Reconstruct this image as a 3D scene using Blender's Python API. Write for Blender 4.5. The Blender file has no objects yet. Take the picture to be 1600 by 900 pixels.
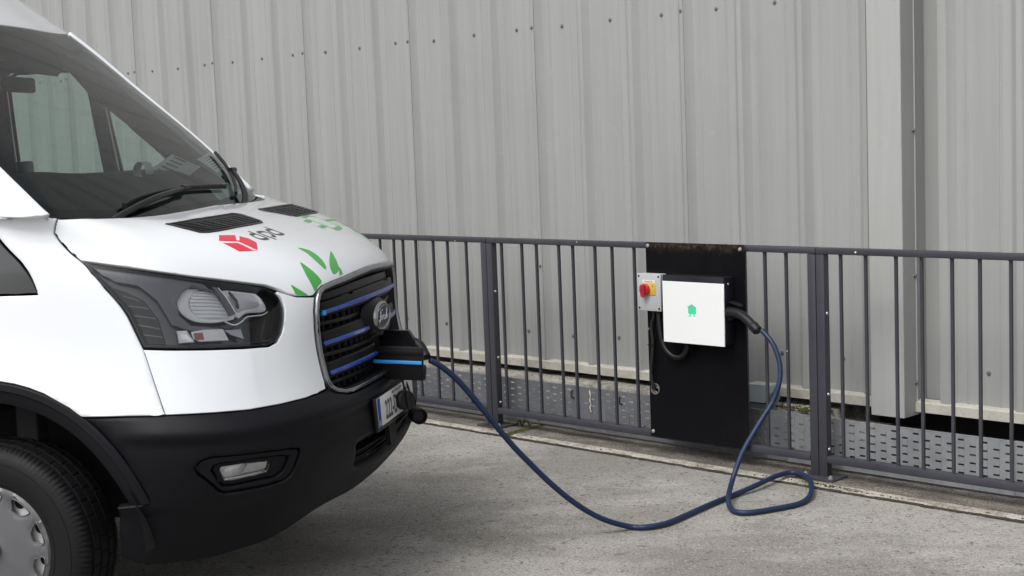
import bpy, bmesh, math, random
import numpy as np
from mathutils import Matrix, Vector
from mathutils.geometry import delaunay_2d_cdt
random.seed(7)
SC = bpy.context.scene
COL = SC.collection
R = math.radians

# ------------------------------------------------------------------ camera
CAM_H = 1.66
_p, _r = .1018, -.0386
_fw = Vector((0, math.cos(_p), -math.sin(_p))); _up = Vector((0, math.sin(_p), math.cos(_p))); _rt = Vector((1, 0, 0))
_x = math.cos(_r) * _rt + math.sin(_r) * _up
_y = -math.sin(_r) * _rt + math.cos(_r) * _up
cam_d = bpy.data.cameras.new('camera'); cam = bpy.data.objects.new('camera', cam_d); COL.objects.link(cam)
cam.matrix_world = Matrix(((_x.x, _y.x, -_fw.x, 0), (_x.y, _y.y, -_fw.y, 0), (_x.z, _y.z, -_fw.z, CAM_H), (0, 0, 0, 1)))
cam_d.sensor_width = 36; cam_d.lens = 36 * 2306 / 1600; cam_d.clip_end = 2000; cam_d.clip_start = .05
SC.camera = cam
# ------------------------------------------------------------------ light: a pale overcast sky and a weak wide sun
SUN_EL, SUN_AZ = R(53), R(219)      # azimuth clockwise from +Y
w = bpy.data.worlds.new('World'); SC.world = w; w.use_nodes = True
nt = w.node_tree; nt.nodes.clear()
sky = nt.nodes.new('ShaderNodeTexSky'); sky.sky_type = 'NISHITA'; sky.sun_disc = False
sky.sun_elevation = SUN_EL; sky.sun_rotation = SUN_AZ; sky.dust_density = 4; sky.air_density = 1.2
hsv = nt.nodes.new('ShaderNodeHueSaturation'); hsv.inputs['Saturation'].default_value = .22
bg = nt.nodes.new('ShaderNodeBackground'); bg.inputs[1].default_value = .14
wo = nt.nodes.new('ShaderNodeOutputWorld')
nt.links.new(sky.outputs[0], hsv.inputs['Color']); tcw = nt.nodes.new('ShaderNodeTexCoord'); mpw = nt.nodes.new('ShaderNodeMapping'); mpw.inputs['Scale'].default_value = (1, 1, 2.2)
cn = nt.nodes.new('ShaderNodeTexNoise'); cn.inputs['Scale'].default_value = 2.1; cn.inputs['Detail'].default_value = 5; cn.inputs['Roughness'].default_value = .55
cr_ = nt.nodes.new('ShaderNodeMapRange'); cr_.inputs[1].default_value = .35; cr_.inputs[2].default_value = .68; cr_.inputs[3].default_value = .80; cr_.inputs[4].default_value = 1.28
cm = nt.nodes.new('ShaderNodeVectorMath'); cm.operation = 'SCALE'
nt.links.new(tcw.outputs['Generated'], mpw.inputs[0]); nt.links.new(mpw.outputs[0], cn.inputs['Vector']); nt.links.new(cn.outputs[0], cr_.inputs[0])
nt.links.new(hsv.outputs[0], cm.inputs[0]); nt.links.new(cr_.outputs[0], cm.inputs['Scale']); nt.links.new(cm.outputs[0], bg.inputs[0]); nt.links.new(bg.outputs[0], wo.inputs[0])
sd = bpy.data.lights.new('sun', 'SUN'); sd.energy = 1.1; sd.angle = R(24); sd.color = (1, .97, .93)
sun = bpy.data.objects.new('sun', sd); COL.objects.link(sun)
sun.rotation_euler = Vector((math.sin(SUN_AZ) * math.cos(SUN_EL), math.cos(SUN_AZ) * math.cos(SUN_EL), math.sin(SUN_EL))).to_track_quat('Z', 'Y').to_euler()
SC.view_settings.view_transform = 'Standard'; SC.view_settings.look = 'None'; SC.view_settings.gamma = 1
SC.view_settings.exposure = .52
SC.cycles.max_bounces = 8; SC.cycles.transparent_max_bounces = 16

# ------------------------------------------------------------------ materials
def _n(nt, t, **k):
    n = nt.nodes.new(t)
    for a, b in k.items():
        if a in n.inputs: n.inputs[a].default_value = b
        else: setattr(n, a, b)
    return n
def mat(name, col, rough=.5, metal=0., spec=.5, coat=0., bump=0., bscale=80., var=0., vscale=3., vstretch=(1, 1, 1), emit=None):
    m = bpy.data.materials.new(name); m.use_nodes = True; nt = m.node_tree
    b = nt.nodes['Principled BSDF']
    b.inputs['Base Color'].default_value = (*col, 1); b.inputs['Roughness'].default_value = rough
    b.inputs['Metallic'].default_value = metal; b.inputs['Specular IOR Level'].default_value = spec
    b.inputs['Coat Weight'].default_value = coat; b.inputs['Coat Roughness'].default_value = .04
    tc = nt.nodes.new('ShaderNodeTexCoord')
    if var:
        mp = _n(nt, 'ShaderNodeMapping'); mp.inputs['Scale'].default_value = vstretch
        nt.links.new(tc.outputs['Object'], mp.inputs[0])
        no = _n(nt, 'ShaderNodeTexNoise', Scale=vscale, Detail=6.0, Roughness=.6)
        nt.links.new(mp.outputs[0], no.inputs['Vector'])
        mx = nt.nodes.new('ShaderNodeMix'); mx.data_type = 'RGBA'
        mx.inputs[6].default_value = (*[c * (1 - var) for c in col], 1); mx.inputs[7].default_value = (*[min(1, c * (1 + var)) for c in col], 1)
        nt.links.new(no.outputs[0], mx.inputs[0]); nt.links.new(mx.outputs[2], b.inputs['Base Color'])
        ma = _n(nt, 'ShaderNodeMapRange'); ma.inputs[3].default_value = max(0, rough - .12); ma.inputs[4].default_value = min(1, rough + .12)
        nt.links.new(no.outputs[0], ma.inputs[0]); nt.links.new(ma.outputs[0], b.inputs['Roughness'])
    if bump:
        n2 = _n(nt, 'ShaderNodeTexNoise', Scale=bscale, Detail=3.0)
        nt.links.new(tc.outputs['Object'], n2.inputs['Vector'])
        bu = _n(nt, 'ShaderNodeBump', Strength=bump, Distance=.002)
        nt.links.new(n2.outputs[0], bu.inputs['Height']); nt.links.new(bu.outputs[0], b.inputs['Normal'])
    return m
def glass(name, tint, rough=.0, base=.04):
    m = bpy.data.materials.new(name); m.use_nodes = True; nt = m.node_tree; nt.nodes.clear()
    o = nt.nodes.new('ShaderNodeOutputMaterial'); mx = nt.nodes.new('ShaderNodeMixShader')
    t = nt.nodes.new('ShaderNodeBsdfTransparent'); t.inputs[0].default_value = (*tint, 1)
    g = nt.nodes.new('ShaderNodeBsdfGlossy'); g.inputs['Roughness'].default_value = rough
    f = _n(nt, 'ShaderNodeFresnel', IOR=1.5)
    nt.links.new(f.outputs[0], mx.inputs[0]); nt.links.new(t.outputs[0], mx.inputs[1]); nt.links.new(g.outputs[0], mx.inputs[2])
    nt.links.new(mx.outputs[0], o.inputs[0])
    return m
def ramp(nt, pts):
    r = nt.nodes.new('ShaderNodeValToRGB'); e = r.color_ramp.elements
    while len(e) < len(pts): e.new(.5)
    for i, (p, c) in enumerate(pts):
        e[i].position = p; e[i].color = (*c, 1) if len(c) == 3 else c
    return r
def layered(name, base, layers, rough=.8, bump=((90., .25, .002),), spec=.3, metal=0., coords='Object'):
    """base colour, then (scale, stretch, lo, hi, colour, amount, detail) noise masks mixed over it"""
    m = bpy.data.materials.new(name); m.use_nodes = True; nt = m.node_tree; b = nt.nodes['Principled BSDF']
    b.inputs['Roughness'].default_value = rough; b.inputs['Specular IOR Level'].default_value = spec; b.inputs['Metallic'].default_value = metal
    tc = nt.nodes.new('ShaderNodeTexCoord'); cur = None
    for i, (sc, st, lo, hi, col, amt, det) in enumerate(layers):
        mp = nt.nodes.new('ShaderNodeMapping'); mp.inputs['Scale'].default_value = st; mp.inputs['Location'].default_value = (i * 3.7, i * 1.9, i * .7)
        if len(name) % 2 and i % 2: mp.inputs['Rotation'].default_value = (0, 0, .6 * i)
        nt.links.new(tc.outputs[coords], mp.inputs[0])
        no = _n(nt, 'ShaderNodeTexNoise', Scale=sc, Detail=det, Roughness=.62); nt.links.new(mp.outputs[0], no.inputs['Vector'])
        mr = _n(nt, 'ShaderNodeMapRange'); mr.inputs[1].default_value = lo; mr.inputs[2].default_value = hi; mr.inputs[4].default_value = amt
        nt.links.new(no.outputs[0], mr.inputs[0])
        mx = nt.nodes.new('ShaderNodeMix'); mx.data_type = 'RGBA'
        if cur is None: mx.inputs[6].default_value = (*base, 1)
        else: nt.links.new(cur, mx.inputs[6])
        mx.inputs[7].default_value = (*col, 1); nt.links.new(mr.outputs[0], mx.inputs[0]); cur = mx.outputs[2]
    nt.links.new(cur, b.inputs['Base Color'])
    prev = None
    for sc, st, di in bump:
        no = _n(nt, 'ShaderNodeTexNoise', Scale=sc, Detail=5.0, Roughness=.6); nt.links.new(tc.outputs[coords], no.inputs['Vector'])
        bu = _n(nt, 'ShaderNodeBump', Strength=st, Distance=di); nt.links.new(no.outputs[0], bu.inputs['Height'])
        if prev: nt.links.new(prev, bu.inputs['Normal'])
        prev = bu.outputs[0]
    if prev: nt.links.new(prev, b.inputs['Normal'])
    return m

M = {}
M['concrete'] = layered('ground concrete', (0.3021, 0.2895, 0.2700), [
    (.8, (1, 1.3, 1), .45, .58, (0.1662, 0.1563, 0.1380), .8, 7), (.30, (1, 1, 1), .43, .58, (0.2137, 0.2075, 0.1950), .6, 4),
    (2.6, (1.2, 1.6, 1), .50, .66, (0.1662, 0.1563, 0.1380), .55, 7), (1.5, (1, 1.8, 1), .53, .68, (0.3895, 0.3764, 0.3550), .6, 7), (9., (1, 1.4, 1), .55, .70, (0.1805, 0.1689, 0.1500), .5, 9),
    (95., (1, 1, 1), .50, .62, (0.0950, 0.0888, 0.0800), .62, 4), (150., (1, 1, 1), .56, .66, (0.5320, 0.5211, 0.5000), .6, 3), (34., (1, 1, 1), .62, .68, (0.0665, 0.0598, 0.0500), .7, 2)], rough=.9,
    bump=((4., .5, .02), (30., .5, .005), (130., .9, .003)))
M['slab'] = layered('kerb slab concrete', (0.1757, 0.1592, 0.1380), [
    (2.4, (1, 4, 1), .40, .58, (0.0712, 0.0618, 0.0520), .85, 6), (9., (1, 1, 1), .54, .72, (0.2755, 0.2606, 0.2350), .5, 6),
    (30., (1, 1, 1), .52, .7, (0.0570, 0.0502, 0.0400), .5, 5), (100., (1, 1, 1), .48, .62, (0.0333, 0.0299, 0.0260), .75, 3), (150., (1, 1, 1), .58, .66, (0.4370, 0.4149, 0.3800), .6, 2)], rough=.92,
    bump=((12., .5, .01), (70., .8, .006), (150., .9, .003)))
M['slab_edge'] = layered('worn slab edge', (0.4000, 0.3760, 0.3360), [
    (5., (1, 2, 1), .44, .62, (0.1920, 0.1720, 0.1400), .8, 7), (40., (1, 1, 1), .50, .66, (0.1360, 0.1200, 0.0960), .7, 4), (120., (1, 1, 1), .54, .68, (0.0640, 0.0560, 0.0480), .7, 2)], rough=.9,
    bump=((14., .6, .01), (80., .8, .006)))
M['joint'] = layered('joint dirt', (.035, .03, .024), [(8., (1, 1, 1), .5, .65, (.05, .055, .02), .8, 5), (60., (1, 1, 1), .55, .7, (.14, .12, .09), .7, 3)], bump=((60., .9, .01),))
M['moss'] = layered('moss', (.06, .07, .02), [(20., (1, 1, 1), .4, .65, (.12, .10, .03), .8, 4), (90., (1, 1, 1), .5, .7, (.03, .035, .015), .8, 3)], rough=1, bump=((150., 1., .01),))
M['plinth'] = layered('rough plinth', (.36, .345, .31), [(6., (1, 1, 1), .45, .65, (.13, .12, .1), .8, 6), (70., (1, 1, 1), .5, .7, (.45, .43, .4), .6, 4), (3., (1, 1, 1), .6, .7, (.06, .07, .02), .6, 4)], bump=((30., .9, .02), (120., .8, .006)))
M['void'] = mat('dark underside', (.02, .019, .018), .95, var=.3)
WALLC = (0.2909, 0.2966, 0.2911)
M['clad'] = layered('weathered grey cladding', WALLC, [
    (3.2, (4., 1, .18), .42, .70, (0.2371, 0.2410, 0.2410), .55, 6), (2.2, (9., 1, .10), .45, .72, (0.3290, 0.3328, 0.3328), .5, 5),
    (1.1, (1, 1, .6), .5, .72, (0.2525, 0.2563, 0.2563), .5, 5), (26., (3., 1, .10), .55, .75, (0.2371, 0.2387, 0.2387), .3, 5), (9, (1, 1, 1.6), .66, .74, (0.3366, 0.3443, 0.3443), .5, 5)],
    rough=.5, spec=.35, bump=((2.2, .15, .012), (1.1, .2, .02)))
M['clad_light'] = layered('grey flashing', (0.3366, 0.3443, 0.3404), [
    (5., (5., 1, .25), .45, .72, (0.2754, 0.2792, 0.2754), .5, 6), (1.5, (1, 1, .7), .5, .7, (0.3060, 0.3022, 0.2907), .5, 5), (30., (3., 1, .3), .6, .75, (0.2295, 0.2257, 0.2142), .35, 5)],
    rough=.5, spec=.35, bump=((2., .12, .01),))
M['drip'] = layered('dirty drip flashing', (0.4620, 0.4481, 0.4018), [
    (6., (1, 1, 1), .42, .66, (0.3150, 0.2935, 0.2352), .7, 7), (50., (1, 1, 1), .55, .7, (0.2100, 0.1957, 0.1470), .5, 5)], rough=.6, bump=((20., .2, .004),))
M['rail'] = layered('railing paint', (.039, .040, .050), [(9., (1, 1, .4), .45, .7, (.030, .031, .039), .7, 5), (3., (1, 1, .5), .5, .7, (.050, .051, .060), .6, 4), (70., (1, 1, 1), .70, .74, (.16, .13, .10), .6, 3)], rough=.45, spec=.4, bump=((150., .15, .002),))
M['galv'] = layered('galvanised tray', (0.2280, 0.2400, 0.2544), [(14., (1, 1, 1), .4, .66, (0.1680, 0.1776, 0.1920), .7, 5), (3., (1, 1, 1), .45, .65, (0.3000, 0.3120, 0.3240), .5, 4), (70., (1, 1, 1), .6, .72, (0.2040, 0.2040, 0.2040), .4, 3)], rough=.5, spec=.5, metal=.15, bump=((40., .1, .002),))
M['galv2'] = layered('dull tray', (0.1500, 0.1584, 0.1740), [(10., (1, 1, 1), .4, .66, (0.1080, 0.1152, 0.1260), .7, 5), (60., (1, 1, 1), .6, .72, (0.3960, 0.3960, 0.3960), .4, 3)], rough=.55, spec=.5, metal=.15, bump=((40., .1, .002),))
M['trunk'] = mat('grey trunking', (.42, .47, .5), .4, var=.08)
M['bolt'] = mat('zinc bolt', (.40, .39, .37), .4, metal=.6, var=.25, vscale=60)
M['screw'] = mat('cladding screw', (.17, .17, .17), .35, metal=.35, var=.25, vscale=90)
M['board'] = layered('black painted steel board', (.0035, .0036, .005), [
    (5., (1, 1, .5), .5, .75, (.008, .008, .009), .6, 5), (60., (1, 1, .1), .6, .75, (.016, .016, .018), .35, 5)], rough=.38, spec=.14, bump=((3., .05, .01), (90., .08, .001)))
def rusty_top(m, z0, z1):
    nt = m.node_tree; b = nt.nodes['Principled BSDF']; old = b.inputs['Base Color'].links[0].from_socket
    tc = nt.nodes.new('ShaderNodeTexCoord'); sp = nt.nodes.new('ShaderNodeSeparateXYZ'); nt.links.new(tc.outputs['Object'], sp.inputs[0])
    g = _n(nt, 'ShaderNodeMapRange'); g.inputs[1].default_value = z0; g.inputs[2].default_value = z1; nt.links.new(sp.outputs[2], g.inputs[0])
    n1 = _n(nt, 'ShaderNodeTexNoise', Scale=16., Detail=9., Roughness=.7); nt.links.new(tc.outputs['Object'], n1.inputs['Vector'])
    a = nt.nodes.new('ShaderNodeMath'); a.operation = 'MULTIPLY_ADD'; a.inputs[1].default_value = .75; nt.links.new(g.outputs[0], a.inputs[0]); nt.links.new(n1.outputs[0], a.inputs[2])
    mr = _n(nt, 'ShaderNodeMapRange'); mr.inputs[1].default_value = .93; mr.inputs[2].default_value = 1.22; mr.inputs[4].default_value = .8; nt.links.new(a.outputs[0], mr.inputs[0])
    n2 = _n(nt, 'ShaderNodeTexNoise', Scale=60., Detail=6.); nt.links.new(tc.outputs['Object'], n2.inputs['Vector'])
    r = ramp(nt, [(.35, (.012, .009, .008)), (.55, (.038, .024, .018)), (.72, (.09, .07, .06))]); nt.links.new(n2.outputs[0], r.inputs[0])
    mx = nt.nodes.new('ShaderNodeMix'); mx.data_type = 'RGBA'; nt.links.new(mr.outputs[0], mx.inputs[0]); nt.links.new(old, mx.inputs[6]); nt.links.new(r.outputs[0], mx.inputs[7])
    nt.links.new(mx.outputs[2], b.inputs['Base Color'])
rusty_top(M['board'], .90, 1.0)
M['rust'] = layered('rusty board edge', (.012, .011, .012), [(22., (1, 1, 1.4), .42, .62, (.075, .045, .03), .75, 8), (60., (1, 1, 1), .6, .7, (.2, .16, .13), .5, 5)], rough=.8, bump=((60., .5, .003),))
M['black_box'] = mat('black powder coat', (.008, .009, .013), .36, spec=.35, var=.12, bump=.1, bscale=300)
M['white_cover'] = mat('white charger cover', (.74, .75, .755), .3, var=.02, vscale=2)
M['green'] = mat('mint green', (.06, .58, .31), .5)
M['isolator'] = mat('grey isolator plastic', (.40, .41, .42), .42, var=.05, vscale=6)
M['yellow'] = mat('yellow plate', (.55, .36, .05), .45, var=.08, vscale=30)
M['red'] = mat('red knob', (.36, .012, .022), .35, coat=.3)
M['label'] = mat('printed label', (.66, .62, .53), .5)
M['cable'] = mat('blue charging cable', (.009, .021, .060), .46, spec=.35, var=.18, vscale=14, bump=.1)
M['rubber'] = mat('black rubber', (.008, .008, .010), .5, spec=.3, var=.2, vscale=20, bump=.1)
M['conduit'] = mat('black conduit', (.006, .006, .007), .5)
M['paint'] = mat('white van paint', (.68, .705, .738), .2, spec=.5, coat=.9)
M['plastic'] = mat('textured black bumper plastic', (.0045, .0045, .0068), .46, spec=.17, bump=.35, bscale=420, var=.10, vscale=4)
M['plastic2'] = mat('smooth black plastic', (.006, .006, .008), .3, spec=.28)
M['arch'] = mat('wheel arch plastic', (.006, .0064, .009), .5, spec=.17, bump=.25, bscale=420, var=.10, vscale=4)
M['darkvoid'] = mat('dark cavity', (.005, .005, .006), .9)
M['liner'] = mat('wheel arch liner', (.010, .010, .011), .9, var=.3, vscale=12, bump=.5, bscale=60)
M['chrome'] = mat('chrome', (.72, .73, .75), .08, metal=1.)
M['satin'] = mat('satin grille frame', (.30, .305, .32), .2, metal=.9)
M['bluebar'] = mat('blue grille strip', (.018, .06, .36), .3, coat=.5)
M['bluebright'] = mat('bright blue strip', (.03, .30, .72), .3, coat=.4)  # brighter blue than the grille bar strips
M['grille_black'] = mat('grille plastic', (.005, .005, .0055), .4, spec=.22)
M['hl_dark'] = mat('headlight housing', (.006, .006, .008), .2, coat=.3)
M['hl_grey'] = mat('headlight bezel', (.075, .078, .095), .25, coat=.6, var=.3, vscale=8)
M['hl_lens'] = mat('headlight inner lens', (.66, .67, .68), .18, metal=.15, coat=.6, bump=.0)
M['hl_chrome'] = mat('reflector', (.95, .96, .97), .2, metal=.1, coat=.8)
M['hl_white'] = mat('ribbed indicator', (.80, .80, .80), .3, metal=.1, bump=1., bscale=260)
M['amber'] = mat('amber bulb', (.34, .10, .06), .3)
M['clear'] = glass('clear lamp cover', (.96, .96, .97))
M['windscreen'] = glass('windscreen glass', (.66, .755, .73))
M['doorglass'] = glass('door glass', (.66, .76, .72))
M['frit'] = mat('black glass edge', (.010, .011, .013), .08, coat=.6)
M['cabin'] = mat('dark cabin trim', (.016, .018, .021), .75, var=.15, vscale=5)
M['cabin_grey'] = mat('grey cabin trim', (.12, .125, .13), .8, var=.1, vscale=5)
M['dash'] = mat('dashboard', (.034, .037, .042), .6, var=.15, bump=.4, bscale=200)
M['paper'] = mat('paper', (.72, .74, .74), .7, var=.05)
M['ink'] = mat('print', (.05, .05, .055), .6)
M['paleink'] = mat('faint print', (.22, .26, .24), .6)
M['sticker'] = mat('tax disc paper', (.88, .93, .90), .6, var=.08, vscale=40)
M['tyre'] = mat('tyre rubber', (.0065, .0067, .0078), .58, spec=.2, bump=.4, bscale=160, var=.2, vscale=8)
M['groove'] = mat('tyre groove', (.004, .004, .004), .9)
M['hub'] = mat('silver wheel cover', (.10, .103, .11), .45, metal=.2, coat=.2, var=.05, vscale=5)
M['steel'] = mat('bright steel wheel', (.80, .78, .78), .4, metal=.3)
M['dpdred'] = mat('red print', (.60, .018, .045), .4, coat=.4)
M['dpdgrey'] = mat('dark grey print', (.022, .021, .024), .4, coat=.4)
M['leaf'] = mat('green print', (.045, .33, .055), .38, coat=.4, var=.05)
M['plug_green'] = mat('light green print', (.06, .30, .075), .38, coat=.4)
M['plate_white'] = mat('number plate', (.60, .60, .60), .35)
M['plate_blue'] = mat('plate blue band', (.012, .06, .30), .35)
M['emblem_blue'] = mat('emblem blue black', (.006, .010, .03), .35, spec=.3)
M['pebble'] = mat('grit', (.3, .28, .25), .9, var=.4, vscale=30)
M['brown'] = mat('dry leaf', (.12, .07, .035), .8, var=.3, vscale=30)

# ------------------------------------------------------------------ helpers
def tag(o, label=None, cat=None, group=None, kind=None):
    if label: o['label'] = label
    if cat: o['category'] = cat
    if group: o['group'] = group
    if kind: o['kind'] = kind
    return o
def empty(name, loc=(0, 0, 0), rz=0., parent=None):
    o = bpy.data.objects.new(name, None); COL.objects.link(o); o.location = loc; o.rotation_euler = (0, 0, rz)
    o.empty_display_size = .1
    if parent: o.parent = parent
    return o
def link(name, me, m=None, parent=None, loc=None, rot=None):
    o = bpy.data.objects.new(name, me); COL.objects.link(o)
    if m is not None and not len(me.materials):
        for q in (m if isinstance(m, (list, tuple)) else [m]): me.materials.append(q)
    if parent: o.parent = parent
    if loc is not None: o.location = loc
    if rot is not None: o.rotation_euler = rot
    return o
def mesh(verts, faces, smooth=False, mids=None):
    me = bpy.data.meshes.new('m'); me.from_pydata([tuple(map(float, v)) for v in verts], [], faces); me.update()
    if smooth: me.shade_smooth()
    if mids: me.polygons.foreach_set('material_index', mids)
    return me
class MB:
    """collects shapes that make ONE mesh"""
    def __init__(s): s.v = []; s.f = []; s.mi = []
    def add(s, v, f, mi=0):
        k = len(s.v); s.v += [tuple(map(float, q)) for q in v]; s.f += [tuple(i + k for i in q) for q in f]; s.mi += [mi] * len(f); return s
    def box(s, x0, x1, y0, y1, z0, z1, c=0., mi=0):
        if c <= 0:
            v = [(x, y, z) for z in (z0, z1) for y in (y0, y1) for x in (x0, x1)]
            return s.add(v, [(0, 2, 3, 1), (4, 5, 7, 6), (0, 1, 5, 4), (2, 6, 7, 3), (0, 4, 6, 2), (1, 3, 7, 5)], mi)
        bm = bmesh.new(); bmesh.ops.create_cube(bm, size=1)
        for q in bm.verts: q.co = Vector(((x0 + x1) / 2 + q.co.x * (x1 - x0), (y0 + y1) / 2 + q.co.y * (y1 - y0), (z0 + z1) / 2 + q.co.z * (z1 - z0)))
        bmesh.ops.bevel(bm, geom=bm.edges[:], offset=c, segments=2, affect='EDGES', profile=.5)
        bm.verts.index_update(); s.add([q.co[:] for q in bm.verts], [[a.index for a in f.verts] for f in bm.faces], mi); bm.free(); return s
    def prism(s, poly, axis, a, b, mi=0):
        """poly 2D; axis 0,1,2 = extrusion axis"""
        n = len(poly)
        def mk(p, t):
            return (t, p[0], p[1]) if axis == 0 else (p[0], t, p[1]) if axis == 1 else (p[0], p[1], t)
        v = [mk(p, a) for p in poly] + [mk(p, b) for p in poly]
        f = [tuple(range(n))[::-1], tuple(range(n, 2 * n))] + [(i, (i + 1) % n, n + (i + 1) % n, n + i) for i in range(n)]
        return s.add(v, f, mi)
    def tube(s, pts, r, n=10, cap=True, mi=0):
        P = [Vector(p) for p in pts]; rr = r if isinstance(r, (list, tuple)) else [r] * len(P)
        v = []; up = None
        for i, p in enumerate(P):
            t = (P[min(i + 1, len(P) - 1)] - P[max(i - 1, 0)]).normalized()
            if up is None:
                up = Vector((0, 0, 1)) if abs(t.z) < .9 else Vector((1, 0, 0))
            a = (up - t * up.dot(t)).normalized(); up = a; b = t.cross(a)
            v += [p + (a * math.cos(2 * math.pi * k / n) + b * math.sin(2 * math.pi * k / n)) * rr[i] for k in range(n)]
        f = [(i * n + k, i * n + (k + 1) % n, (i + 1) * n + (k + 1) % n, (i + 1) * n + k) for i in range(len(P) - 1) for k in range(n)]
        if cap: f += [tuple(range(n))[::-1], tuple((len(P) - 1) * n + k for k in range(n))]
        return s.add(v, f, mi)
    def lathe(s, prof, n=48, axis=1, mi=0, close=False, mod=None):
        """prof: (radius, along axis); axis 1 = y, 2 = z"""
        v = []
        for k in range(n):
            a = 2 * math.pi * k / n; c, d = math.cos(a), math.sin(a)
            for j, (r, h) in enumerate(prof):
                if mod: r = mod(r, j, k)
                v.append((r * c, h, r * d) if axis == 1 else (r * c, r * d, h) if axis == 2 else (h, r * c, r * d))
        m = len(prof); f = []
        for k in range(n):
            for j in range(m - 1 + (1 if close else 0)):
                f.append((k * m + j, k * m + (j + 1) % m, ((k + 1) % n) * m + (j + 1) % m, ((k + 1) % n) * m + j))
        return s.add(v, f, mi)
    def build(s, name, m, parent=None, smooth=None, loc=None, rot=None):
        me = bpy.data.meshes.new(name); me.from_pydata(s.v, [], s.f)
        bm = bmesh.new(); bm.from_mesh(me); bmesh.ops.recalc_face_normals(bm, faces=bm.faces[:]); bm.to_mesh(me); bm.free()
        if any(s.mi): me.polygons.foreach_set('material_index', s.mi)
        if smooth is not None:
            me.shade_smooth()
            if smooth < 180: me.set_sharp_from_angle(angle=R(smooth))
        return link(name, me, m, parent, loc, rot)
def box(name, m, parent, x0, x1, y0, y1, z0, z1, c=0., smooth=None):
    return MB().box(x0, x1, y0, y1, z0, z1, c).build(name, m, parent, 40 if (c and smooth is None) else smooth)
def dup(o, parent, name=None):
    c = o.copy(); COL.objects.link(c); c.parent = parent
    if name: c.name = name
    return c
def crom(pts, n=8, closed=False):
    P = [Vector(p) for p in pts]; out = []; m = len(P)
    rng = range(m if closed else m - 1)
    g = (lambda i: P[i % m]) if closed else (lambda i: P[max(0, min(m - 1, i))])
    for i in rng:
        a, b, c, d = g(i - 1), g(i), g(i + 1), g(i + 2)
        for k in range(n):
            t = k / n
            out.append(.5 * ((2 * b) + (c - a) * t + (2 * a - 5 * b + 4 * c - d) * t * t + (3 * b - a - 3 * c + d) * t ** 3))
    if not closed: out.append(P[-1])
    return out
def text_mesh(body, size, shear=0., bold=0., align='CENTER', sx=1.):
    cu = bpy.data.curves.new('t', 'FONT'); cu.body = body; cu.size = size; cu.shear = shear; cu.offset = bold
    cu.align_x = align; cu.align_y = 'CENTER'; cu.resolution_u = 3
    o = bpy.data.objects.new('t', cu); COL.objects.link(o)
    dg = bpy.context.evaluated_depsgraph_get(); me = bpy.data.meshes.new_from_object(o.evaluated_get(dg))
    bpy.data.objects.remove(o); bpy.data.curves.remove(cu)
    for v in me.vertices: v.co.x *= sx
    me.materials.clear()
    return me

# ---- control nets of the van body
# control rows of the lower front shell: (w, x, z) from centre to the side, bottom to cowl
LOW=[
 [(0,1.01,.375),(.25,1.0,.375),(.48,.955,.372),(.64,.875,.325),(.78,.72,.272),(.87,.57,.265),(.93,.45,.27),(.95,.18,.29),(.95,-.20,.30),(.95,-.75,.30)],
 [(0,1.11,.50),(.25,1.103,.50),(.48,1.065,.50),(.66,.98,.485),(.81,.83,.465),(.90,.72,.47),(.97,.56,.475),(1.01,.25,.48),(1.01,-.20,.48),(1.01,-.75,.48)],
 [(0,1.122,.65),(.25,1.118,.65),(.49,1.092,.65),(.69,1.03,.65),(.84,.915,.65),(.93,.79,.65),(.995,.60,.655),(1.025,.27,.66),(1.03,-.20,.66),(1.03,-.75,.66)],
 [(0,1.10,.80),(.25,1.088,.80),(.49,1.052,.805),(.69,.985,.805),(.84,.875,.80),(.925,.765,.80),(.985,.60,.805),(1.02,.27,.82),(1.03,-.20,.84),(1.03,-.75,.84)],
 [(0,1.088,.98),(.25,1.076,.98),(.487,1.024,.985),(.66,.945,.99),(.79,.845,1.0),(.88,.73,1.005),(.95,.57,1.01),(.995,.25,1.03),(1.02,-.20,1.06),(1.025,-.75,1.06)],
 [(0,1.06,1.18),(.25,1.05,1.175),(.485,1.01,1.162),(.635,.91,1.168),(.75,.79,1.19),(.85,.655,1.215),(.925,.50,1.235),(.975,.22,1.255),(1.0,-.20,1.26),(1.01,-.75,1.26)],
 [(0,.912,1.302),(.25,.904,1.301),(.475,.877,1.294),(.64,.80,1.294),(.76,.69,1.305),(.86,.56,1.315),(.91,.41,1.32),(.962,.17,1.34),(.985,-.22,1.36),(1.0,-.75,1.36)],
 [(0,.705,1.383),(.25,.697,1.383),(.475,.674,1.383),(.64,.615,1.386),(.76,.525,1.393),(.86,.44,1.402),(.915,.32,1.405),(.955,.12,1.413),(.98,-.25,1.425),(.99,-.75,1.43)],
 [(0,.44,1.443),(.25,.432,1.442),(.46,.41,1.441),(.63,.38,1.444),(.75,.35,1.448),(.84,.325,1.451),(.925,.27,1.453),(.958,.10,1.468),(.972,-.28,1.492),(.982,-.75,1.50)],
]
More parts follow.
